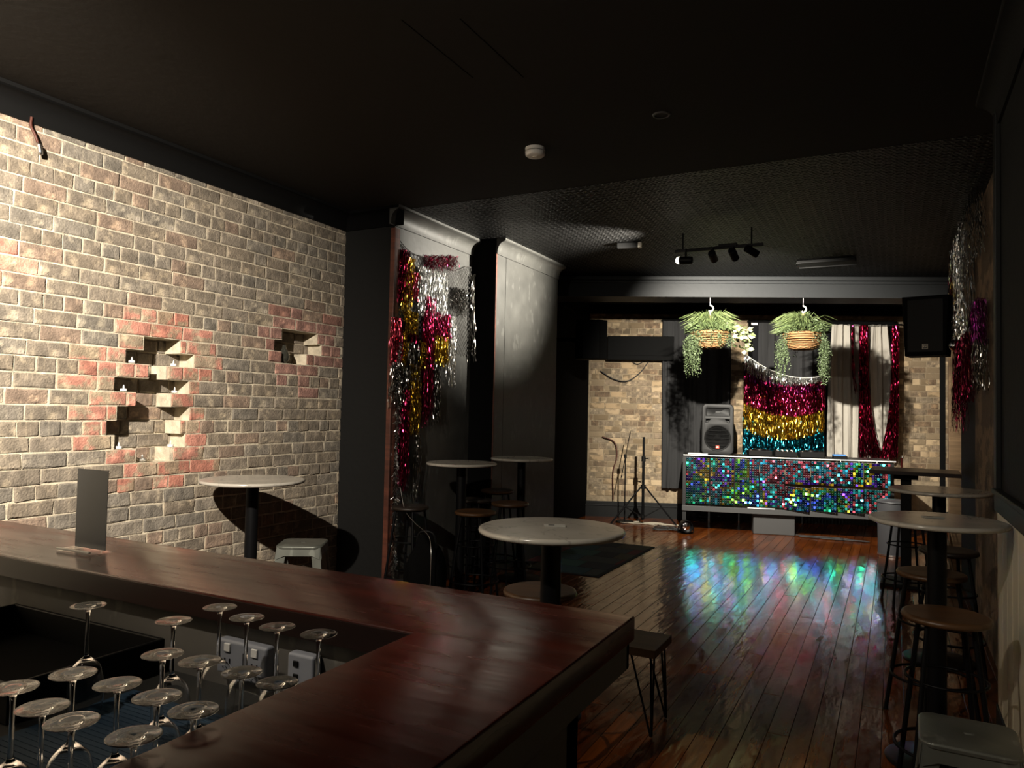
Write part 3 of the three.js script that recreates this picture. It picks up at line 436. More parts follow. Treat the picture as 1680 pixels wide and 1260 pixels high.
one('string_light_lead', 'thin silver lead running from the tinsel down to the bag', 'cable', tube([V(X1 + 0.09, 0.92, 4.93), V(...atD(665, 838, 4.86)), V(...atD(680, 857, 4.8)), V(...atD(704, 881, 4.62)), V(...atD(707, 900, 4.56)), V(...atD(706, 950, 4.54)), V(-2.99, 0.004, 4.54)], 0.0026, 60, 6), mat.silver);

// ================================================================ the stage: desk, gear, stands
const DA = 14 * Math.PI / 180, DESK = [-2.5, 9.95];
const onDesk = o => { o.position.set(DESK[0], 0, -DESK[1]); o.rotation.y = DA; return o; };
{
  const t = onDesk(thing('stage_desk', 'long black stage desk fronted with holographic sequin panels', 'desk'));
  part('desk_top', box(2.6, 0.03, 0.62, 1.28, 1.005, -0.33, 0.004), mat.desk, t);
  part('front_rail', box(2.62, 0.07, 0.05, 1.28, 0.305, 0.0, 0.004), mat.panelGrey, t);
  part('shelf_board', box(2.56, 0.02, 0.5, 1.28, 0.33, -0.3), mat.desk, t);
  part('hanging_rod', merge([bar([-0.02, 1.012, 0.015], [2.6, 1.012, 0.015], 0.008), ...[1.95, 2.17, 2.38].map(x => bar([x, 1.012, 0.014], [x, 0.965, 0.014], 0.004))]), mat.white, t);
  for (const [x, z] of [[0.0, -0.03], [2.56, -0.03], [0.0, -0.6], [2.56, -0.6]]) part('leg', box(0.05, 0.99, 0.05, x, 0.495, z), mat.desk, t);
  part('white_stiffener', box(0.34, 0.012, 0.05, 0.98, 0.346, 0.01, 0.002), mat.white, t);
  const base = new THREE.Color(), S = 0.3, pegM = M(0.35, 0.33, 0.36, 0.4, 0.6);
  const sequins = M(1, 1, 1, 0.1, 1, { vertexColors: true, side: THREE.DoubleSide }), tile = M(0.018, 0.016, 0.022, 0.5);
  const pal = [[0.015, 0.38, 0.2], [0.015, 0.21, 0.42], [0.025, 0.06, 0.46], [0.09, 0.38, 0.03], [0.015, 0.32, 0.26], [0.36, 0.27, 0.02], [0.09, 0.03, 0.46], [0.02, 0.32, 0.38], [0.3, 0.05, 0.08], [0.02, 0.24, 0.4]];
  const lay = []; for (let c = 0; c < 8; c++) for (let r = 0; r < 2; r++) lay.push([0.02 + c * 0.315, r ? 0.985 : 0.672, 0, c, r]);
  for (const [x, y, , c, r] of lay) {
    const p = new THREE.Group(); p.name = 'sequin_panel'; t.add(p); const droop = r === 0 && c === 4 ? -0.055 : rr(-0.012, 0.012);
    p.position.set(x, y + (r === 0 && c >= 4 ? -0.02 : 0), 0.022 + rr(0, 0.006)); p.rotation.set(rr(-0.03, 0.01), -0.03 * c + rr(-0.02, 0.02), droop);
    part('backing_grid', merge([...Array(11)].flatMap((_, k) => [box(0.004, S, 0.004, k * 0.03, -S / 2, 0), box(S, 0.004, 0.004, S / 2, -k * 0.03, 0)])), tile, p);
    const pos = [], col = [], pegs = [];
    for (let i = 0; i < 10; i++) for (let j = 0; j < 10; j++) {
      const cx = (i + 0.5) * 0.03, cy = -(j + 0.5) * 0.03 + 0.013, tilt = -(0.16 + rr(-0.045, 0.045)), yaw = -0.1 + rr(-0.17, 0.17), w = 0.0138, h = 0.0275, e = new THREE.Euler(tilt, yaw, 0), q = [[-w, 0], [w, 0], [w, -h], [-w, -h]].map(([a, b]) => new THREE.Vector3(a, b, 0).applyEuler(e).add(new THREE.Vector3(cx, cy, 0.011)));
      const hue = vnoise((x + cx) * 5.5, (y + cy) * 2.2, 64, 64) * 11 + rr(-0.7, 0.7), cc = pal[((Math.floor(hue) % 10) + 10) % 10]; for (const k of [0, 3, 2, 0, 2, 1]) { pos.push(q[k].x, q[k].y, q[k].z); col.push(...cc); }
      pegs.push(box(0.005, 0.005, 0.012, cx, cy, 0.008));
    }
    const g = new THREE.BufferGeometry(); g.setAttribute('position', new THREE.Float32BufferAttribute(pos, 3)); g.setAttribute('color', new THREE.Float32BufferAttribute(col, 3)); g.computeVertexNormals();
    const sq = part('sequins', g, sequins, p); sq.userData.kind = 'stuff'; const pg = part('pegs', merge(pegs), pegM, p); pg.userData.kind = 'stuff';
  }
}
{ // two stray bits of mirror tape on the sequins, one pink foil strand low on the back wall
  for (const [x, y, w, l] of [[0.78, 0.73, 0.17, 'long mirror tape strip stuck across the sequin panels'], [1.4, 0.705, 0.09, 'short mirror tape strip stuck above the drooping sequin panel']]) { const v = new THREE.Vector3(x, y, 0.055).applyAxisAngle(new THREE.Vector3(0, 1, 0), DA), o = one('mirror_tape', l, 'tape', box(w, 0.02, 0.003), mat.chrome); o.position.set(DESK[0] + v.x, y, -DESK[1] + v.z); o.rotation.set(-0.12, DA, -0.05); }
  const t = onBackGroup(thing('foil_strand', 'single pink foil strand on the back wall behind the dark table', 'tinsel')); part('strip', box(0.014, 0.5, 0.003, 4.52, 0.76, 0.03), foilMat.pink, t); part('tape_tab', box(0.03, 0.03, 0.003, 4.52, 1.01, 0.032), mat.white, t);
}
const deskPoint = (x, y, z) => { const v = new THREE.Vector3(x, 0, z).applyAxisAngle(new THREE.Vector3(0, 1, 0), DA); return [DESK[0] + v.x, y, DESK[1] - v.z]; };
{ // pa speaker on the desk
  const t = thing('pa_speaker', 'black moulded pa speaker with orange badge standing on the stage desk', 'speaker', deskPoint(0.43, 1.021, -0.3), DA - 0.02);
  const W = 0.42, H = 0.69, rs = (w, h, r, cx = 0, cy = 0, P = THREE.Shape) => { const s = new P(); s.moveTo(cx - w / 2 + r, cy - h / 2); s.lineTo(cx + w / 2 - r, cy - h / 2); s.quadraticCurveTo(cx + w / 2, cy - h / 2, cx + w / 2, cy - h / 2 + r); s.lineTo(cx + w / 2, cy + h / 2 - r); s.quadraticCurveTo(cx + w / 2, cy + h / 2, cx + w / 2 - r, cy + h / 2); s.lineTo(cx - w / 2 + r, cy + h / 2); s.quadraticCurveTo(cx - w / 2, cy + h / 2, cx - w / 2, cy + h / 2 - r); s.lineTo(cx - w / 2, cy - h / 2 + r); s.quadraticCurveTo(cx - w / 2, cy - h / 2, cx - w / 2 + r, cy - h / 2); return s; };
  const f = rs(W - 0.03, H - 0.03, 0.06, 0, H / 2); f.holes.push(rs(W - 0.1, 0.13, 0.02, 0, H - 0.115, THREE.Path)); const wo = new THREE.Path(); wo.absarc(0, 0.225, 0.17, 0, 6.2832, true); f.holes.push(wo);
  for (const s of [-1, 1]) { const q = new THREE.Path(); q.moveTo(s * 0.075, H - 0.2); q.lineTo(s * 0.165, H - 0.2); q.lineTo(s * 0.165, H - 0.27); q.lineTo(s * 0.13, H - 0.268); q.closePath(); f.holes.push(q); }
  const g = new THREE.ExtrudeGeometry(f, { depth: 0.03, bevelEnabled: true, bevelThickness: 0.014, bevelSize: 0.015, bevelSegments: 3, curveSegments: 20 }); g.translate(0, 0, 0.13); part('front_baffle', toCreasedNormals(metric(g), 0.6), mat.speakerShell, t);
  const b = new THREE.ExtrudeGeometry(rs(W - 0.03, H - 0.03, 0.07, 0, H / 2), { depth: 0.26, bevelEnabled: true, bevelThickness: 0.02, bevelSize: 0.014, bevelSegments: 3, curveSegments: 8 }); b.translate(0, 0, -0.16); part('cabinet', toCreasedNormals(metric(b), 0.6), mat.speakerShell, t);
  part('horn', (() => { const q = new THREE.ConeGeometry(0.1, 0.05, 4, 1, true); q.rotateY(Math.PI / 4); q.rotateX(-Math.PI / 2); q.scale(2.1, 0.85, 1); q.translate(0, H - 0.115, 0.135); return clean(q); })(), mat.speakerShell, t);
  const wf = part('woofer', lathe([[0, 0.012], [0.04, 0.008], [0.05, 0.0], [0.13, 0.03], [0.15, 0.036], [0.168, 0.03]], 40), mat.speakerBlack, t); wf.rotation.x = Math.PI / 2; wf.position.set(0, 0.225, 0.12);
  const gr = part('grille_guard', merge([tube([...Array(24)].map((_, k) => [Math.cos(k * 0.2618) * 0.17, Math.sin(k * 0.2618) * 0.17, 0]), 0.006, 48, 6, true), ...[-0.1, -0.05, 0, 0.05, 0.1].map(y => bar([-Math.sqrt(0.029 - y * y), y, 0.004], [Math.sqrt(0.029 - y * y), y, 0.004], 0.0022, 5))]), mat.grille, t); gr.position.set(0, 0.225, 0.172);
  const cv = document.createElement('canvas'); cv.width = 128; cv.height = 96; const cx = cv.getContext('2d'); cx.fillStyle = '#e0442a'; cx.fillRect(0, 0, 128, 96); cx.fillStyle = '#fff4ea'; cx.font = 'bold 54px sans-serif'; cx.textAlign = 'center'; cx.fillText('JBL', 64, 58); cx.fillRect(24, 70, 80, 8);
  const tx = new THREE.CanvasTexture(cv); tx.colorSpace = THREE.SRGBColorSpace; const bd = part('badge', new THREE.BoxGeometry(0.045, 0.034, 0.004), new THREE.MeshStandardMaterial({ map: tx, roughness: 0.5 }), t); bd.position.set(0, 0.105, 0.178); bd.userData.label = 'orange badge';
}
{ // dj gear
  const player = (label, x, turn) => { const t = thing('media_player', label, 'player', deskPoint(x, 1.0205, -0.3), DA + turn, 'dj players on the stage desk'); part('player_body', box(0.3, 0.075, 0.32, 0, 0.04, 0, 0.008), mat.black, t); const w = part('jog_wheel', cyl(0.09, 0.085, 0.016, 0, 0.086, 0.05, 30), mat.blackMetal, t); part('display', box(0.14, 0.006, 0.06, 0, 0.08, -0.11, 0.002), mat.panelGrey, t); part('button', cyl(0.012, 0.012, 0.006, -0.12, 0.08, 0.12, 12), mat.silver, t); part('button', cyl(0.012, 0.012, 0.006, -0.12, 0.08, 0.08, 12), mat.silver, t); return t; };
  player('black media player deck between the audio mixer and the pa speaker', 0.98, 0.03); player('black media player deck between the audio mixer and the blue case', 1.64, -0.03);
  const m = thing('audio_mixer', 'black audio mixer with small knobs between the two player decks', 'mixer', deskPoint(1.31, 1.0205, -0.3), DA); part('mixer_body', box(0.28, 0.07, 0.32, 0, 0.036, 0, 0.006), mat.black, m); for (let i = 0; i < 4; i++) for (let j = 0; j < 4; j++) part('knob', cyl(0.009, 0.007, 0.016, -0.09 + i * 0.06, 0.079, -0.11 + j * 0.05, 10), mat.silver, m);
  const c = thing('blue_case', 'small blue topped case on the stage desk', 'case', deskPoint(1.98, 1.0205, -0.2), DA); part('case_body', box(0.17, 0.035, 0.12, 0, 0.018, 0, 0.004), mat.black, c); part('case_lid', box(0.15, 0.02, 0.11, -0.01, 0.045, 0, 0.004), mat.blue, c);
  const lp = thing('white_folder', 'flat white folder lying on the left end of the stage desk', 'folder', deskPoint(0.17, 1.0205, -0.18), DA); part('folder_cover', box(0.26, 0.012, 0.2, 0, 0.006, 0, 0.003), mat.white, lp);
  const bp = thing('storage_panel', 'plain grey storage box under the stage desk', 'box', deskPoint(1.15, 0.0005, -0.2), DA); part('box_body', box(0.52, 0.24, 0.3, 0, 0.12, 0, 0.01), mat.panelGrey, bp); part('box_lid', box(0.53, 0.02, 0.31, 0, 0.25, 0, 0.004), mat.panelGrey, bp);
}
{ // speaker stand, microphone stand, floor lamp, cables
  const p = atY(1043, 852, 0), t = thing('speaker_stand', 'black tripod speaker stand without a speaker in front of the brickwork', 'stand', [-3.12, 0, 10.1]);
  part('pole', merge([cyl(0.02, 0.02, 0.85, 0, 0.5, 0, 14), cyl(0.0165, 0.0165, 0.5, 0, 0.98, 0, 14)]), mat.blackMetal, t); part('collar', merge([cyl(0.03, 0.03, 0.07, 0, 0.92, 0, 16), bar([0.02, 0.93, 0], [0.07, 0.93, 0], 0.009)]), mat.black, t); part('leg_hub', cyl(0.035, 0.035, 0.06, 0, 0.53, 0, 16), mat.black, t); part('lower_hub', cyl(0.03, 0.03, 0.04, 0, 0.12, 0, 16), mat.black, t);
  for (const a of [-0.35, 2.55, 4.4]) { const c = Math.cos(a), s = Math.sin(a); part('leg', merge([bar([c * 0.03, 0.53, s * 0.03], [c * 0.46, 0.012, s * 0.46], 0.0115), bar([c * 0.03, 0.12, s * 0.03], [c * 0.26, 0.255, s * 0.26], 0.007)]), mat.blackMetal, t); }
  const m = thing('microphone_stand', 'thin black microphone boom stand beside the speaker stand', 'stand', [-3.42, 0, 10.2]);
  part('base', cyl(0.13, 0.12, 0.02, 0, 0.01, 0, 28), mat.black, m); part('pole', cyl(0.009, 0.009, 0.95, 0, 0.49, 0, 10), mat.blackMetal, m); part('boom', bar([-0.06, 0.62, 0], [0.07, 1.3, 0], 0.006), mat.blackMetal, m); part('clutch', cyl(0.02, 0.02, 0.06, 0, 0.94, 0, 12), mat.black, m);
  const w = thing('red_cable', 'dark red cable hanging down the brickwork behind the stands', 'cable', [0, 0, 0]); part('lead', (() => { const q = [[0.2, 1.2], [0.38, 1.12], [0.42, 0.9], [0.37, 0.7], [0.375, 0.25]].map(([s, y]) => V(BW0[0] + Math.cos(BWA) * s + 0.015, y, BW0[1] + Math.sin(BWA) * s - 0.035)); return tube(q, 0.009, 40, 6); })(), mat.brownCable, w);
  const l = thing('par_lamp', 'small black par lamp lying on the floor at the desk end', 'lamp', [-2.42, 0, 9.72], 0.5);
  const can = part('lamp_can', lathe([[0, -0.1], [0.05, -0.1], [0.075, -0.06], [0.08, 0.08], [0.074, 0.08], [0.07, -0.05], [0, -0.06]], 28), mat.blackMetal, l); can.rotation.x = Math.PI / 2; can.position.y = 0.095; const ln = part('lens', lathe([[0, 0.066], [0.04, 0.058], [0.071, 0.04]], 28), mat.chrome, l); ln.rotation.x = Math.PI / 2; ln.position.y = 0.095; part('yoke', tube([[-0.095, 0.095, 0], [-0.1, 0.02, 0], [-0.06, 0.008, 0], [0.06, 0.008, 0], [0.1, 0.02, 0], [0.095, 0.095, 0]], 0.007, 30), mat.blackMetal, l);
  const loops = (cx, cd, w, d, n, y) => { const q = []; for (let k = 0; k < n; k++) q.push(V(cx + rr(-w, w), y + rr(0, 0.012), cd + rr(-d, d))); return q; };
  one('pale_cable_heap', 'tangle of pale cables on the floor below the brickwork', 'cable', tube(loops(-3.05, 10.2, 0.42, 0.14, 30, 0.006), 0.004, 300, 5), mat.whiteCable);
  one('black_cable_heap', 'tangle of black cables on the floor at the desk end', 'cable', tube(loops(-2.62, 9.9, 0.25, 0.16, 34, 0.009), 0.007, 320, 5), mat.cable);
  one('under_desk_cable', 'loose dark cables on the floor under the stage desk', 'cable', tube(loops(-0.7, 10.35, 0.45, 0.08, 16, 0.009), 0.006, 160, 5), mat.cable);
  one('wall_loop_cable', 'black cable looping across the brickwork under the black box', 'cable', (() => { const at = (s, y) => V(BW0[0] + Math.cos(BWA) * s + 0.02, y, BW0[1] + Math.sin(BWA) * s - 0.04); return merge([tube([at(0.15, 2.19), at(0.35, 2.07), at(0.55, 2.04), at(0.75, 2.18), at(0.88, 2.36)], 0.008, 30), tube([at(0.6, 2.36), at(0.7, 2.3), at(0.82, 2.36)], 0.006, 16)]); })(), mat.cable);
}
// --- loudspeakers and black box high up
{
  const t = thing('mounted_speaker', 'black wall speaker with a small white badge beside the right tinsel', 'speaker', [0.285, 2.17, 8.1], -0.2);
  const s = new THREE.Shape([[-0.165, 0], [0.165, 0], [0.19, 0.55], [-0.19, 0.55]].map(p => new THREE.Vector2(...p))); const g = new THREE.ExtrudeGeometry(s, { depth: 0.25, bevelEnabled: true, bevelThickness: 0.01, bevelSize: 0.01, bevelSegments: 2 }); g.translate(0, 0, -0.15); part('cabinet', metric(g), mat.speakerBlack, t); part('grille', box(0.3, 0.5, 0.006, 0, 0.275, 0.113, 0.002), mat.grille, t);
  const cv = document.createElement('canvas'); cv.width = cv.height = 64; const cx = cv.getContext('2d'); cx.fillStyle = '#14120f'; cx.fillRect(0, 0, 64, 64); cx.strokeStyle = '#d8cfb8'; cx.lineWidth = 6; cx.strokeRect(5, 5, 54, 54); cx.fillStyle = '#d8cfb8'; cx.font = 'bold 34px sans-serif'; cx.textAlign = 'center'; cx.fillText('EV', 32, 44);
  const tx = new THREE.CanvasTexture(cv); tx.colorSpace = THREE.SRGBColorSpace; const b = part('badge', new THREE.BoxGeometry(0.05, 0.05, 0.003), new THREE.MeshStandardMaterial({ map: tx, roughness: 0.5 }), t); b.position.set(0.0, 0.075, 0.118);
  part('mount_bracket', box(0.06, 0.12, 0.3, 0.15, 0.3, -0.2), mat.black, t); part('wall_arm', bar([0.15, 0.3, -0.2], [0.285, 0.3, -0.22], 0.02), mat.black, t);
  const l = thing('corner_speaker', 'black rounded speaker high in the corner by the brickwork', 'speaker', [-3.62, 2.28, 9.3], 0.35); const q = new THREE.ExtrudeGeometry(new THREE.Shape([[-0.2, -0.15], [0.2, -0.15], [0.2, 0.08], [0.1, 0.16], [-0.1, 0.16], [-0.2, 0.08]].map(p => new THREE.Vector2(...p))), { depth: 0.5, bevelEnabled: true, bevelThickness: 0.01, bevelSize: 0.01 }); q.rotateX(-Math.PI / 2); q.rotateY(Math.PI); part('cabinet', metric(q), mat.speakerBlack, l); part('mount_bracket', bar([-0.1, 0.25, 0], [-0.58, 0.25, 0.0], 0.03), mat.black, l); part('lead', tube([[-0.2, 0.5, 0.05], [-0.24, 0.62, 0.1], [-0.36, 0.68, 0.14]], 0.008, 20), mat.panelGrey, l);
  const k = onBackGroup(thing('black_wall_box', 'long black box fixed across the brickwork beside the charcoal curtain', 'box')); part('box_body', box(0.98, 0.36, 0.16, 0.74, 2.53, 0.09, 0.01), mat.speakerBlack, k); part('box_seam', box(0.98, 0.004, 0.004, 0.74, 2.42, 0.171), mat.flatBlack, k);
}
// ================================================================ curtains
function drape(s0, s1, y0, y1, z, folds, deep, top = 1, flare = 0) {   // pleated cloth between two heights, both faces
  const nx = folds * 8, ny = 10, P = [], pos = []; const ph = rr(0, 6);
  for (let j = 0; j <= ny; j++) for (let i = 0; i <= nx; i++) { const t = j / ny, u = i / nx, c = (s0 + s1) / 2, w = (s1 - s0) * (top + (1 - top) * Math.min(1, (1 - t) * 3)) * (1 + flare * (1 - t)); const a = u * folds * 6.2832 + ph; P.push([c + (u - 0.5) * w + 0.01 * Math.sin(3 * a + t * 4), y0 + (y1 - y0) * t, z + deep * (Math.sin(a) + 0.4 * Math.sin(1.7 * a + 3 * t)) * (0.75 + 0.25 * Math.sin(a * 0.31 + 2 * t))]); }
  const id = (i, j) => P[j * (nx + 1) + i], off = p => [p[0], p[1], p[2] - 0.004];
  for (let j = 0; j < ny; j++) for (let i = 0; i < nx; i++) { const a = id(i, j), b = id(i + 1, j), c = id(i + 1, j + 1), d = id(i, j + 1); pos.push(...a, ...b, ...c, ...a, ...c, ...d, ...off(a), ...off(c), ...off(b), ...off(a), ...off(d), ...off(c)); }
  const g = new THREE.BufferGeometry(); g.setAttribute('position', new THREE.Float32BufferAttribute(pos, 3)); g.computeVertexNormals(); return toCreasedNormals(metric(g), 1.0);
}
{
  const mk = (label, list, m, rod) => { const t = onBackGroup(thing('curtain', label, 'curtain')); for (const a of list) part('drape', drape(...a), m, t); if (rod) part('curtain_rod', bar(rod[0], rod[1], 0.012), mat.flatBlack, t); return t; };
  mk('charcoal curtain over the window behind the pa speaker', [[1.08, 1.5, 0.46, 2.95, 0.1, 4, 0.025], [1.5, 2.06, 0.9, 2.95, 0.1, 4, 0.022]], mat.curtainDark, [[1.05, 2.96, 0.1], [2.1, 2.96, 0.1]]);
  mk('charcoal curtain behind the foil fringe curtain', [[2.48, 3.42, 0.98, 2.94, 0.09, 7, 0.022]], mat.curtainDark, [[2.3, 2.95, 0.1], [3.5, 2.95, 0.1]]);
  mk('pale cream curtain beside the red foil strands', [[3.47, 3.95, 0.95, 2.92, 0.1, 4, 0.035, 0.85], [3.98, 4.36, 0.95, 2.92, 0.09, 3, 0.035, 0.7]], mat.curtainPale, [[3.4, 2.93, 0.1], [4.5, 2.93, 0.1]]);
  const tape = onBackGroup(thing('white_tape', 'small strip of white tape at the curtain rod end', 'tape')); part('tape_strip', box(0.09, 0.03, 0.004, 2.41, 2.92, 0.078), mat.white, tape);
}
// ================================================================ foil strands
function ribbons(lines, w, twist = 0.9) {   // each line is a list of points; ribbons twist at random so that they glint
  const pos = []; const up = new THREE.Vector3(0, 1, 0);
  for (const L of lines) {
    let a = rr(0, 6.28), prev = null;
    for (let k = 0; k < L.length; k++) { a += rr(-twist, twist); const e = new THREE.Vector3(Math.cos(a), rr(-0.25, 0.25), Math.sin(a)).multiplyScalar(w / 2), p = L[k].clone().sub(e), q = L[k].clone().add(e); if (prev) pos.push(...prev[0].toArray(), ...p.toArray(), ...q.toArray(), ...prev[0].toArray(), ...q.toArray(), ...prev[1].toArray()); prev = [p, q]; }
  }
  const g = new THREE.BufferGeometry(); g.setAttribute('position', new THREE.Float32BufferAttribute(pos, 3)); g.computeVertexNormals(); return g;
}
// bunch in local space: origin at the middle of the top, along = local x, hanging down y, out = z
function bunch({ w0, w1, len, n, shift = 0, out = 0.03, step = 0.03, wave = 0.01, ragged = 0.2, sag = 0, pow = 1 }) {
  const lines = [];
  for (let i = 0; i < n; i++) { const u = rr(-0.5, 0.5), L = len * (1 - ragged * rnd()), z = rr(0, out), m = Math.max(4, Math.ceil(L / step)), ph = rr(0, 6), line = []; for (let k = 0; k <= m; k++) { const t = k / m, e = Math.pow(t * L / len, pow); line.push(new THREE.Vector3(u * (w0 + (w1 - w0) * e) + shift * e + wave * Math.sin(ph + t * 9) * t + rr(-0.002, 0.002), -sag * (1 - 4 * u * u) - t * L, z + wave * Math.cos(ph * 2 + t * 7) + 0.004)); } lines.push(line); }
  return lines;
}
// a bunch between pixel columns u0..u1 and rows v0..v1, hung on a wall plane x = xp; facing = +1 looks into +x
function wallBunch(label, colour, xp, u0, u1, v0, v1, n, o = {}) {
  const um = (u0 + u1) / 2, a = atX(um, v0, xp), y1 = atX(um, v1, xp)[1], w = Math.abs(atX(u1, (v0 + v1) / 2, xp)[2] - atX(u0, (v0 + v1) / 2, xp)[2]);
  const t = thing('foil_bunch', label, 'tinsel', a, xp < 0 ? Math.PI / 2 : -Math.PI / 2, 'foil decorations');
  part('strands', ribbons(bunch({ w0: w * (o.top ?? 0.7), w1: w * (o.bottom ?? 1), len: a[1] - y1, n: Math.round(n * 1.6), out: o.out ?? 0.05, wave: o.wave ?? 0.008, ragged: o.ragged ?? 0.25, step: o.step ?? 0.022, shift: o.shift ?? 0 }), (o.w ?? 0.006) * 0.62, 0.8), foilMat[colour], t).userData.kind = 'stuff';
  part('tie_knot', (() => { const g = new THREE.TorusGeometry(0.014, 0.004, 6, 14); g.translate(0, 0, 0.012); return clean(g); })(), foilMat[colour], t); return t;
}
{
  const x = X1 + 0.005, A = (...a) => wallBunch(a[0], a[1], x, ...a.slice(2));
  A('dark red foil bunch tied highest at the pier corner', 'darkred', 650, 668, 412, 500, 90);
  A('long gold foil bunch slanting beside the dark red one', 'gold', 660, 676, 424, 520, 70, { shift: -0.06 });
  A('small pink foil bunch between gold and silver on the net', 'pink', 669, 680, 448, 495, 60);
  for (const [u, l] of [[697, 'round magenta foil pompom over the silver fringe'], [710, 'magenta foil loop next to the round magenta pompom'], [724, 'magenta foil loop in the middle of the net'], [737, 'single magenta foil loop at the end of the row']]) A(l, 'magenta', u - 5, u + 5, 421, 447, 40, { wave: 0.03, ragged: 0.5, out: 0.06 });
  A('wide bright silver foil fringe in the middle of the net', 'silver', 683, 729, 444, 524, 230, { top: 1, w: 0.008 });
  A('long magenta foil bunch hanging from the silver fringe', 'magenta', 690, 708, 488, 702, 110, { top: 0.9, ragged: 0.35 });
  A('short magenta foil bunch at the right of the silver fringe', 'magenta', 709, 733, 515, 562, 90, { top: 1 });
  A('round gold foil bunch below the short magenta one', 'gold', 707, 730, 552, 602, 130, { top: 0.9, ragged: 0.3 });
  A('pewter foil loops at the far side of the net', 'pewter', 735, 760, 474, 522, 110, { wave: 0.03, ragged: 0.5 });
  A('thin straight silver foil strands below the pewter loops', 'silver', 731, 744, 520, 638, 50, { ragged: 0.4 });
  A('full gold foil bunch on the left of the net', 'gold', 660, 682, 512, 552, 130, { top: 0.9 });
  A('narrow gold foil strand below the full gold bunch', 'gold', 655, 664, 545, 605, 45);
  A('pink red foil bunch overhanging the pier corner board', 'pink', 637, 656, 522, 602, 110, { ragged: 0.4 });
  A('dark red foil bunch under the full gold bunch', 'darkred', 663, 683, 548, 575, 70);
  A('pewter foil fringe below the dark red bunch', 'pewter', 658, 684, 562, 640, 120);
  A('ragged silver foil fringe over the pier corner board', 'pewter', 634, 664, 596, 674, 130, { ragged: 0.5 });
  A('narrow gold foil column hanging below the pewter fringe', 'gold', 665, 685, 598, 716, 150, { top: 0.9 });
  A('small gold foil tuft beside the long magenta bunch', 'gold', 680, 696, 562, 608, 80);
  A('long dark magenta foil bunch reaching low at the pier', 'magenta', 652, 668, 640, 806, 110, { bottom: 0.8 });
  A('short silver foil strand beside the long magenta bunch', 'pewter', 707, 717, 598, 698, 45);
  A('single thin rose silver strand hanging to stool height', 'pewter', 676, 683, 712, 824, 20, { ragged: 0.1 });
  const t = thing('tinsel_garland', 'long silver tinsel garland hanging down the red brown corner board', 'tinsel', [X1 + 0.05, 2.1, D1 + 0.03], Math.PI / 2, 'foil decorations');
  const L = []; for (let k = 0; k < 1500; k++) { const y = -rr(0, 2.02), a = rr(0, 6.28), r = 0.03 + 0.012 * Math.sin(y * 9), c = new THREE.Vector3(0, y, 0.0); L.push([c.clone().add(new THREE.Vector3(Math.cos(a) * r * 0.2, 0, Math.sin(a) * r * 0.2)), c.clone().add(new THREE.Vector3(Math.cos(a) * r, rr(-0.03, 0.01), Math.sin(a) * r))]); } part('strands', ribbons(L, 0.005), foilMat.silver, t).userData.kind = 'stuff'; part('cord', bar([0, 0, 0], [0, -2.02, 0], 0.003, 5), foilMat.pewter, t);
  const q = thing('tinsel_garland', 'thin dark silver tinsel garland on the black panel front', 'tinsel', [-3.6, 2.85, D2 - 0.03], 0, 'foil decorations'); part('strands', ribbons(bunch({ w0: 0.03, w1: 0.1, len: 0.85, n: 45, out: 0.03 }), 0.005), foilMat.pewter, q).userData.kind = 'stuff'; part('tie_knot', clean(new THREE.TorusGeometry(0.014, 0.004, 6, 14)), foilMat.pewter, q);
}
{ // right wall
  const R = (...a) => wallBunch(a[0], a[1], XP - 0.02, ...a.slice(2));
  R('large silver foil bunch at the top of the right wall', 'silver', 1562, 1616, 345, 468, 170, { out: 0.07, w: 0.009 });
  R('second silver foil bunch hanging below the large one', 'silver', 1570, 1604, 440, 562, 120, { out: 0.07, w: 0.009 });
  R('small gold foil bunch beside the second silver bunch', 'gold', 1570, 1586, 456, 502, 60, { out: 0.07 });
  R('dark red foil bunch over the black wall speaker edge', 'darkred', 1564, 1578, 456, 542, 70, { out: 0.06 });
  R('purple foil bunch next to the second silver bunch', 'purple', 1604, 1624, 496, 572, 110, { out: 0.06 });
  R('long red magenta foil bunch hanging lowest on the right wall', 'magenta', 1572, 1602, 556, 664, 130, { out: 0.07, w: 0.009 });
  R('ragged magenta foil tail below the long red bunch', 'magenta', 1568, 1592, 630, 712, 70, { out: 0.06, ragged: 0.5 });
  R('dim pewter foil bunch behind the purple one', 'pewter', 1608, 1624, 560, 645, 60, { out: 0.06 });
  const a = atX(1567, 567, 0.5), t = thing('mirror_bauble', 'clear shiny bauble hanging among the foil on the right wall', 'bauble', [a[0], a[1], a[2]]); part('ball', clean(new THREE.SphereGeometry(0.055, 28, 20)), mat.chrome, t); part('cap', cyl(0.015, 0.012, 0.02, 0, 0.06, 0, 14), mat.silver, t); part('string', bar([0, 0.06, 0], [0.06, 0.6, 0], 0.0015, 5), mat.net, t);
}
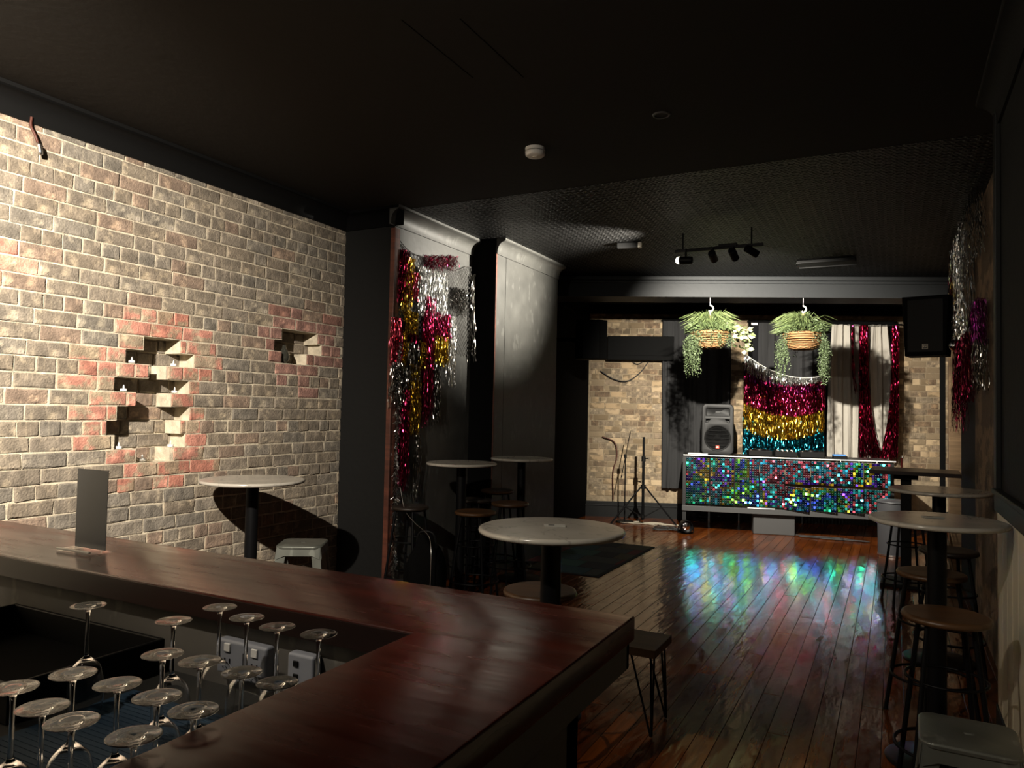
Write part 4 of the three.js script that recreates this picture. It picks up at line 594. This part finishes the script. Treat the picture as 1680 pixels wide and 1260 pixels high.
{ // fringe curtain in colour bands behind the desk
  const t = thing('fringe_curtain', 'foil fringe curtain with silver, magenta, gold and teal bands behind the stage desk', 'curtain'); onBackGroup(t);
  const sagAt = u => 0.28 * (1 - Math.pow(2 * u - 1, 2)) * 0.55, S0 = 2.24, W = 1.14;
  const band = (name, key, y0, y1, z, n, tilt) => { const lines = []; for (let i = 0; i < n; i++) { const u = rnd(), s = S0 + u * W, top = y0 - sagAt(u) - tilt * u, bot = y1 - sagAt(u) * 0.9 - tilt * 0.35 * u - rr(0, 0.05), m = Math.max(4, Math.ceil((top - bot) / 0.028)), l = [], ph = rr(0, 6.28), zz = z + rr(-0.02, 0.02) + 0.02 * Math.sin(u * 40); for (let k = 0; k <= m; k++) l.push(new THREE.Vector3(s + rr(-0.004, 0.004), top + (bot - top) * k / m, zz + 0.01 * Math.sin(k * 0.7 + ph))); lines.push(l); } const p = part(name, ribbons(lines, 0.005, 0.55), foilMat[key], t); p.userData.kind = 'stuff'; };
  band('teal_band', 'teal', 1.62, 1.02, 0.14, 1100, 0); band('gold_band', 'gold', 1.98, 1.4, 0.17, 1100, 0); band('magenta_band', 'magenta', 2.34, 1.79, 0.2, 1200, 0.25); band('purple_band', 'purple', 2.33, 2.12, 0.215, 300, 0.28); band('silver_band', 'silver', 2.46, 2.24, 0.225, 650, 0.3);
  part('hanging_cord', tube([...Array(9)].map((_, k) => [S0 + W * k / 8, 2.465 - sagAt(k / 8) - 0.3 * k / 8, 0.225]), 0.006, 40), mat.white, t);
}
{ // parted red foil curtain
  const t = onBackGroup(thing('foil_door_curtain', 'parted red foil strip curtain hanging over the pale curtain', 'curtain'));
  for (const [n, s, w0, w1, sh] of [['left_strips', 3.93, 0.11, 0.32, 0.12], ['right_strips', 4.37, 0.09, 0.26, -0.1], ['loose_strips', 3.78, 0.03, 0.05, 0.05]]) { const l = bunch({ w0, w1, len: n === 'loose_strips' ? 1.0 : 1.95, n: n === 'loose_strips' ? 14 : 150, shift: sh, out: 0.05, ragged: 0.06, wave: 0.006, pow: 3.2 }); const p = part('foil_strips', ribbons(l.map(q => q.map(v => v.add(new THREE.Vector3(s, 2.9, 0.15)))), 0.008), foilMat.darkred, t); p.userData.kind = 'stuff'; }
  part('hanging_cord', tube([[3.7, 2.91, 0.15], [4.0, 2.9, 0.15], [4.45, 2.91, 0.15]], 0.004, 12), mat.cable, t);
}
{ // fishing net on the pier
  const L = [], d0 = 4.93, d1 = 6.1, step = 0.05; const topAt = d => 2.93 - 0.1 * Math.sin((d - d0) / (d1 - d0) * Math.PI) + 0.015 * Math.sin(d * 17), botAt = d => 2.12 + 0.06 * Math.sin(d * 6);
  for (const s of [-1, 1]) for (let c = -2; c < 3; c += step) { let run = []; for (let k = 0; k <= 90; k++) { const d = d0 + (d1 - d0) * k / 90, y = 2.5 + s * (d - 5.5) * 1.1 + c; if (y < topAt(d) && y > botAt(d)) run.push(V(X1 + 0.016 + 0.006 * Math.sin(d * 21 + y * 13), y, d)); else { if (run.length > 2) L.push(run); run = []; } } if (run.length > 2) L.push(run); }
  const t = thing('fishing_net', 'dark mesh fishing net pinned over the grey pier', 'net'); part('mesh', merge(L.map(l => tube(l, 0.003, Math.max(2, l.length >> 2), 3))), mat.net, t).userData.kind = 'stuff';
  part('head_rope', tube([...Array(12)].map((_, k) => { const d = d0 + (d1 - d0) * k / 11; return V(X1 + 0.016, topAt(d), d); }), 0.004, 40), mat.net, t);
}
// ================================================================ hanging planters
function leaves(list) {   // list of [point, direction, length, width, colour]
  const pos = [], col = [], n = new THREE.Vector3();
  for (const [p, d, l, w, c] of list) {
    const dir = d.clone().normalize(), side = new THREE.Vector3(rr(-1, 1), rr(-1, 1), rr(-1, 1)).cross(dir).normalize().multiplyScalar(w / 2), up = side.clone().cross(dir).normalize().multiplyScalar(w * 0.18), tip = p.clone().addScaledVector(dir, l), m = p.clone().addScaledVector(dir, l * 0.45), a = m.clone().add(side).add(up), b = m.clone().sub(side).add(up);
    pos.push(...p.toArray(), ...a.toArray(), ...tip.toArray(), ...p.toArray(), ...tip.toArray(), ...b.toArray()); const k = rr(0.75, 1.25); for (let q = 0; q < 6; q++) col.push(c[0] * k, c[1] * k, c[2] * k);
  }
  const g = new THREE.BufferGeometry(); g.setAttribute('position', new THREE.Float32BufferAttribute(pos, 3)); g.setAttribute('color', new THREE.Float32BufferAttribute(col, 3)); g.computeVertexNormals(); return g;
}
const leafMat = M(1, 1, 1, 0.55, 0, { vertexColors: true, side: THREE.DoubleSide });
function planter(label, [x, y, d], trails, grassDir, pothos) {
  const t = thing('hanging_planter', label, 'plant', [x, y, d], BWA);
  part('wire', bar([0, 0, 0], [0, -0.1, 0], 0.003, 6), mat.silver, t);
  part('hook', tube([[0.0, -0.09, 0], [0.03, -0.11, 0], [0.034, -0.14, 0], [0.0, -0.17, 0], [-0.012, -0.15, 0]].map(p => p), 0.009, 30, 8), mat.white, t);
  part('strap', merge([box(0.022, 0.13, 0.01, 0, -0.23, 0, 0.004), ...[0, 1, 2].map(k => bar([0, -0.28, 0], [Math.cos(k * 2.1 + 0.5) * 0.2, -0.43, Math.sin(k * 2.1 + 0.5) * 0.2], 0.004))]), mat.rope, t);
  const rings = []; for (let k = 0; k < 11; k++) { const a = k / 10, r = 0.205 * Math.cos(a * 1.15) + 0.012; const q = [...Array(28)].map((_, i) => { const w = r + 0.005 * Math.cos(i * Math.PI + k * Math.PI); return [Math.cos(i / 28 * 6.2832) * w, -0.43 - 0.175 * Math.sin(a * 1.5708), Math.sin(i / 28 * 6.2832) * w]; }); rings.push(tube(q, k ? 0.0085 : 0.013, 56, 5, true)); }
  const bk = part('wicker_basket', merge([...rings, (() => { const g = lathe([[0, -0.6], [0.09, -0.598], [0.15, -0.555], [0.19, -0.48], [0.2, -0.43]], 28); return g; })()]), mat.wicker, t); part('rim', tube([...Array(24)].map((_, i) => [Math.cos(i / 24 * 6.2832) * 0.214, -0.42, Math.sin(i / 24 * 6.2832) * 0.214]), 0.012, 60, 6, true), mat.wicker, bk);
  const G = [], F = [], B = [], v = (a, b, c) => new THREE.Vector3(a, b, c);
  for (let k = 0; k < 520; k++) {   // grass blades arching out
    const a = grassDir + rr(-1.1, 1.1) + (rnd() < 0.25 ? rr(-3, 3) : 0), R = rr(0.1, 0.36), z = rr(0, 0.14), b = [v(rr(-0.06, 0.06), -0.4, rr(-0.06, 0.06))]; const H = rr(0.06, 0.26); let p = b[0]; for (let s = 1; s <= 3; s++) { const f = s / 3, q = v(Math.cos(a) * R * f, -0.4 + H * Math.sin(f * 2.0) - 0.07 * f * f, Math.sin(a) * R * f + rr(-0.01, 0.01)); G.push([p, q.clone().sub(p), p.distanceTo(q) * 1.25, 0.007, [0.125, 0.165, 0.06]]); p = q; }
  }
  for (let k = 0; k < 1500; k++) { const a = rr(0, 6.283), R = 0.27 * Math.sqrt(rnd()), p = v(Math.cos(a) * R, -0.43 + rr(0, 0.22) * (1.25 - R / 0.27) + 0.01, Math.sin(a) * R); B.push([p, v(Math.cos(a) + rr(-0.7, 0.7), rr(-0.4, 1), Math.sin(a) + rr(-0.7, 0.7)), rr(0.03, 0.06), rr(0.012, 0.022), [0.07, 0.1, 0.038]]); }
  for (const [a0, spread, n, len] of trails) for (let k = 0; k < n; k++) {   // trailing stems set with small leaves
    const a = a0 + rr(-spread, spread), r0 = 0.2, L = len * rr(0.45, 1), m = Math.ceil(L / 0.013), R = r0 + rr(0.02, 0.1); let ph = rr(0, 6);
    for (let s = 0; s < m; s++) { const f = s / m, out = r0 + (R - r0) * Math.min(1, f * 4), p = v(Math.cos(a) * out + 0.012 * Math.sin(ph + f * 9), -0.42 - f * L + 0.04 * Math.sin(Math.min(1, f * 5) * 3.14), Math.sin(a) * out + 0.012 * Math.cos(ph + f * 7)); F.push([p, v(rr(-1, 1), rr(-1, 0.1), rr(-1, 1)), rr(0.016, 0.03), rr(0.008, 0.013), [0.06, 0.085, 0.036]]); } }
  part('grass_tuft', leaves(G), leafMat, t).userData.kind = 'stuff'; part('bushy_foliage', leaves(B), leafMat, t).userData.kind = 'stuff'; part('trailing_stems', leaves(F), leafMat, t).userData.kind = 'stuff';
  if (pothos) { const Q = []; for (let k = 0; k < 210; k++) { const f = rnd(), a = rr(-0.7, 0.9), R = 0.12 + 0.32 * f, p = v(Math.cos(a) * R * 1.05, -0.33 - 0.3 * f * f * rr(0.3, 1.3) + rr(-0.03, 0.04), Math.sin(a) * R); Q.push([p, v(Math.cos(a), rr(-1.2, 0.4), Math.sin(a) + rr(-0.6, 0.6)), rr(0.05, 0.085), rr(0.04, 0.06), pick([[0.22, 0.26, 0.11], [0.32, 0.34, 0.18], [0.12, 0.16, 0.06]])]); } part('broad_leaves', leaves(Q), leafMat, t).userData.kind = 'stuff'; }
  return t;
}
planter('hanging wicker planter with broad pale leaves in front of charcoal curtain', [-1.946, 2.955, 8.86], [[2.9, 0.75, 46, 0.56], [2.2, 0.5, 16, 0.3], [1.3, 1.0, 44, 0.2], [3.7, 0.4, 10, 0.4]], 1.6, true);
planter('hanging wicker planter with grass and two long trails before fringe curtain', [-0.951, 2.955, 9.27], [[3.0, 0.5, 34, 0.6], [0.35, 0.7, 60, 0.62], [1.2, 0.3, 8, 0.12], [4.6, 0.3, 8, 0.35]], 2.7, false);
// ================================================================ ceiling fittings
{
  const p = atY(878, 243, TOP), t = thing('smoke_detector', 'white round smoke detector on the black ceiling', 'detector', [p[0], TOP, p[2]]);
  part('base_ring', cyl(0.062, 0.062, 0.02, 0, -0.01, 0, 36), mat.white, t); part('detector_body', lathe([[0, -0.058], [0.03, -0.058], [0.05, -0.054], [0.06, -0.046], [0.062, -0.026], [0.056, -0.022], [0, -0.022]], 36), mat.white, t); part('test_button', cyl(0.016, 0.016, 0.004, 0.004, -0.06, 0.01, 20), mat.ivory, t);
  const q = atY(1085, 188, TOP), r = thing('recessed_downlight', 'unlit recessed downlight with pale rim in the black ceiling', 'downlight', [q[0], TOP, q[2]]); part('rim', lathe([[0.036, -0.001], [0.038, -0.008], [0.046, -0.006], [0.049, -0.001]], 36), mat.panelGrey, r); part('dark_lens', cyl(0.036, 0.036, 0.003, 0, -0.002, 0, 30), mat.black, r);
  const b = atY(1040, 402, TOP - 0.03), e = thing('ceiling_sensor', 'small black box with a white end cap on the ceiling', 'sensor', [b[0], TOP - 0.008, b[2]], 0.2); part('sensor_body', box(0.2, 0.05, 0.06, -0.06, -0.025, 0, 0.006), mat.black, e); part('end_cap', box(0.035, 0.05, 0.06, 0.056, -0.025, 0, 0.006), mat.ivory, e);
  const v = thing('ceiling_vent', 'flat rectangular ceiling vent with thin pale edges before the beam', 'vent', [-0.63, TOP - 0.008, 8.35]); part('vent_plate', box(0.56, 0.02, 0.28, 0, -0.01, 0, 0.004), mat.darkPaint, v); for (const z of [-0.14, 0.14]) part('edge_strip', box(0.57, 0.016, 0.008, 0, -0.024, z, 0.003), mat.black, v);
}
function spotHead(parent, at, aim, lit, drop) {   // can lamp whose mouth ends just behind the light
  const A = V(...at), B = V(...aim), dir = B.clone().sub(A).normalize(), c = A.clone().addScaledVector(dir, -0.072), g = new THREE.Group(); g.name = 'lamp_head'; parent.add(g); g.position.copy(c); g.quaternion.setFromUnitVectors(new THREE.Vector3(0, 1, 0), dir);
  part('can', lathe([[0, -0.06], [0.03, -0.06], [0.034, -0.052], [0.034, 0.06], [0.031, 0.06], [0.031, 0.04], [0, 0.04]], 28), mat.blackMetal, g); part('lens', cyl(0.0305, 0.0305, 0.004, 0, 0.05, 0, 28), lit, g);
  part('lamp_stem', bar([c.x, c.y, c.z], [c.x, drop, c.z], 0.009), mat.blackMetal, parent); return g;
}
{
  const t = thing('track_light', 'black ceiling track with four spot heads, one shining towards the pier', 'light'), yT = 3.03, z = 6.6;
  part('track_rail', span(-1.77, -1.0, yT - 0.012, yT + 0.018, z - 0.017, z + 0.017, 0.004), mat.blackMetal, t); for (const x of [-1.7, -1.1]) part('rail_hanger', bar([x, yT, -z], [x, TOP - 0.008, -z], 0.007), mat.blackMetal, t); part('power_feed', box(0.16, 0.03, 0.05, -1.3, yT + 0.02, -z, 0.004), mat.blackMetal, t);
  { const h = spotHead(t, SIDE_LAMP, SIDE_AIM, mat.glow, yT); const g = new THREE.SphereGeometry(0.034, 20, 14); g.translate(0, 0.056, 0); part('bulb', clean(g), mat.glow, h); } spotHead(t, STAGE_LAMP, STAGE_AIM, mat.glow, yT);
  spotHead(t, [-1.24, 2.93, 6.64], [-1.0, 1.9, 8.6], mat.black, yT); spotHead(t, [-1.05, 2.95, 6.62], [0.2, 2.2, 8.0], mat.black, yT);
  const w = thing('wall_spot', 'black ceiling spot over the bar aimed at the brick wall', 'light'); spotHead(w, WALL_LAMP, WALL_AIM, mat.bulb, TOP); spotHead(w, ROOM_LAMP, ROOM_AIM, mat.bulb, TOP); part('ceiling_mount', cyl(0.05, 0.05, 0.02, WALL_LAMP[0] + 0.04, TOP - 0.011, -0.02, 24), mat.blackMetal, w);
}
scene.traverse(o => { if (o.isMesh) { o.castShadow = true; o.receiveShadow = true; } });
renderer.render(scene, camera);
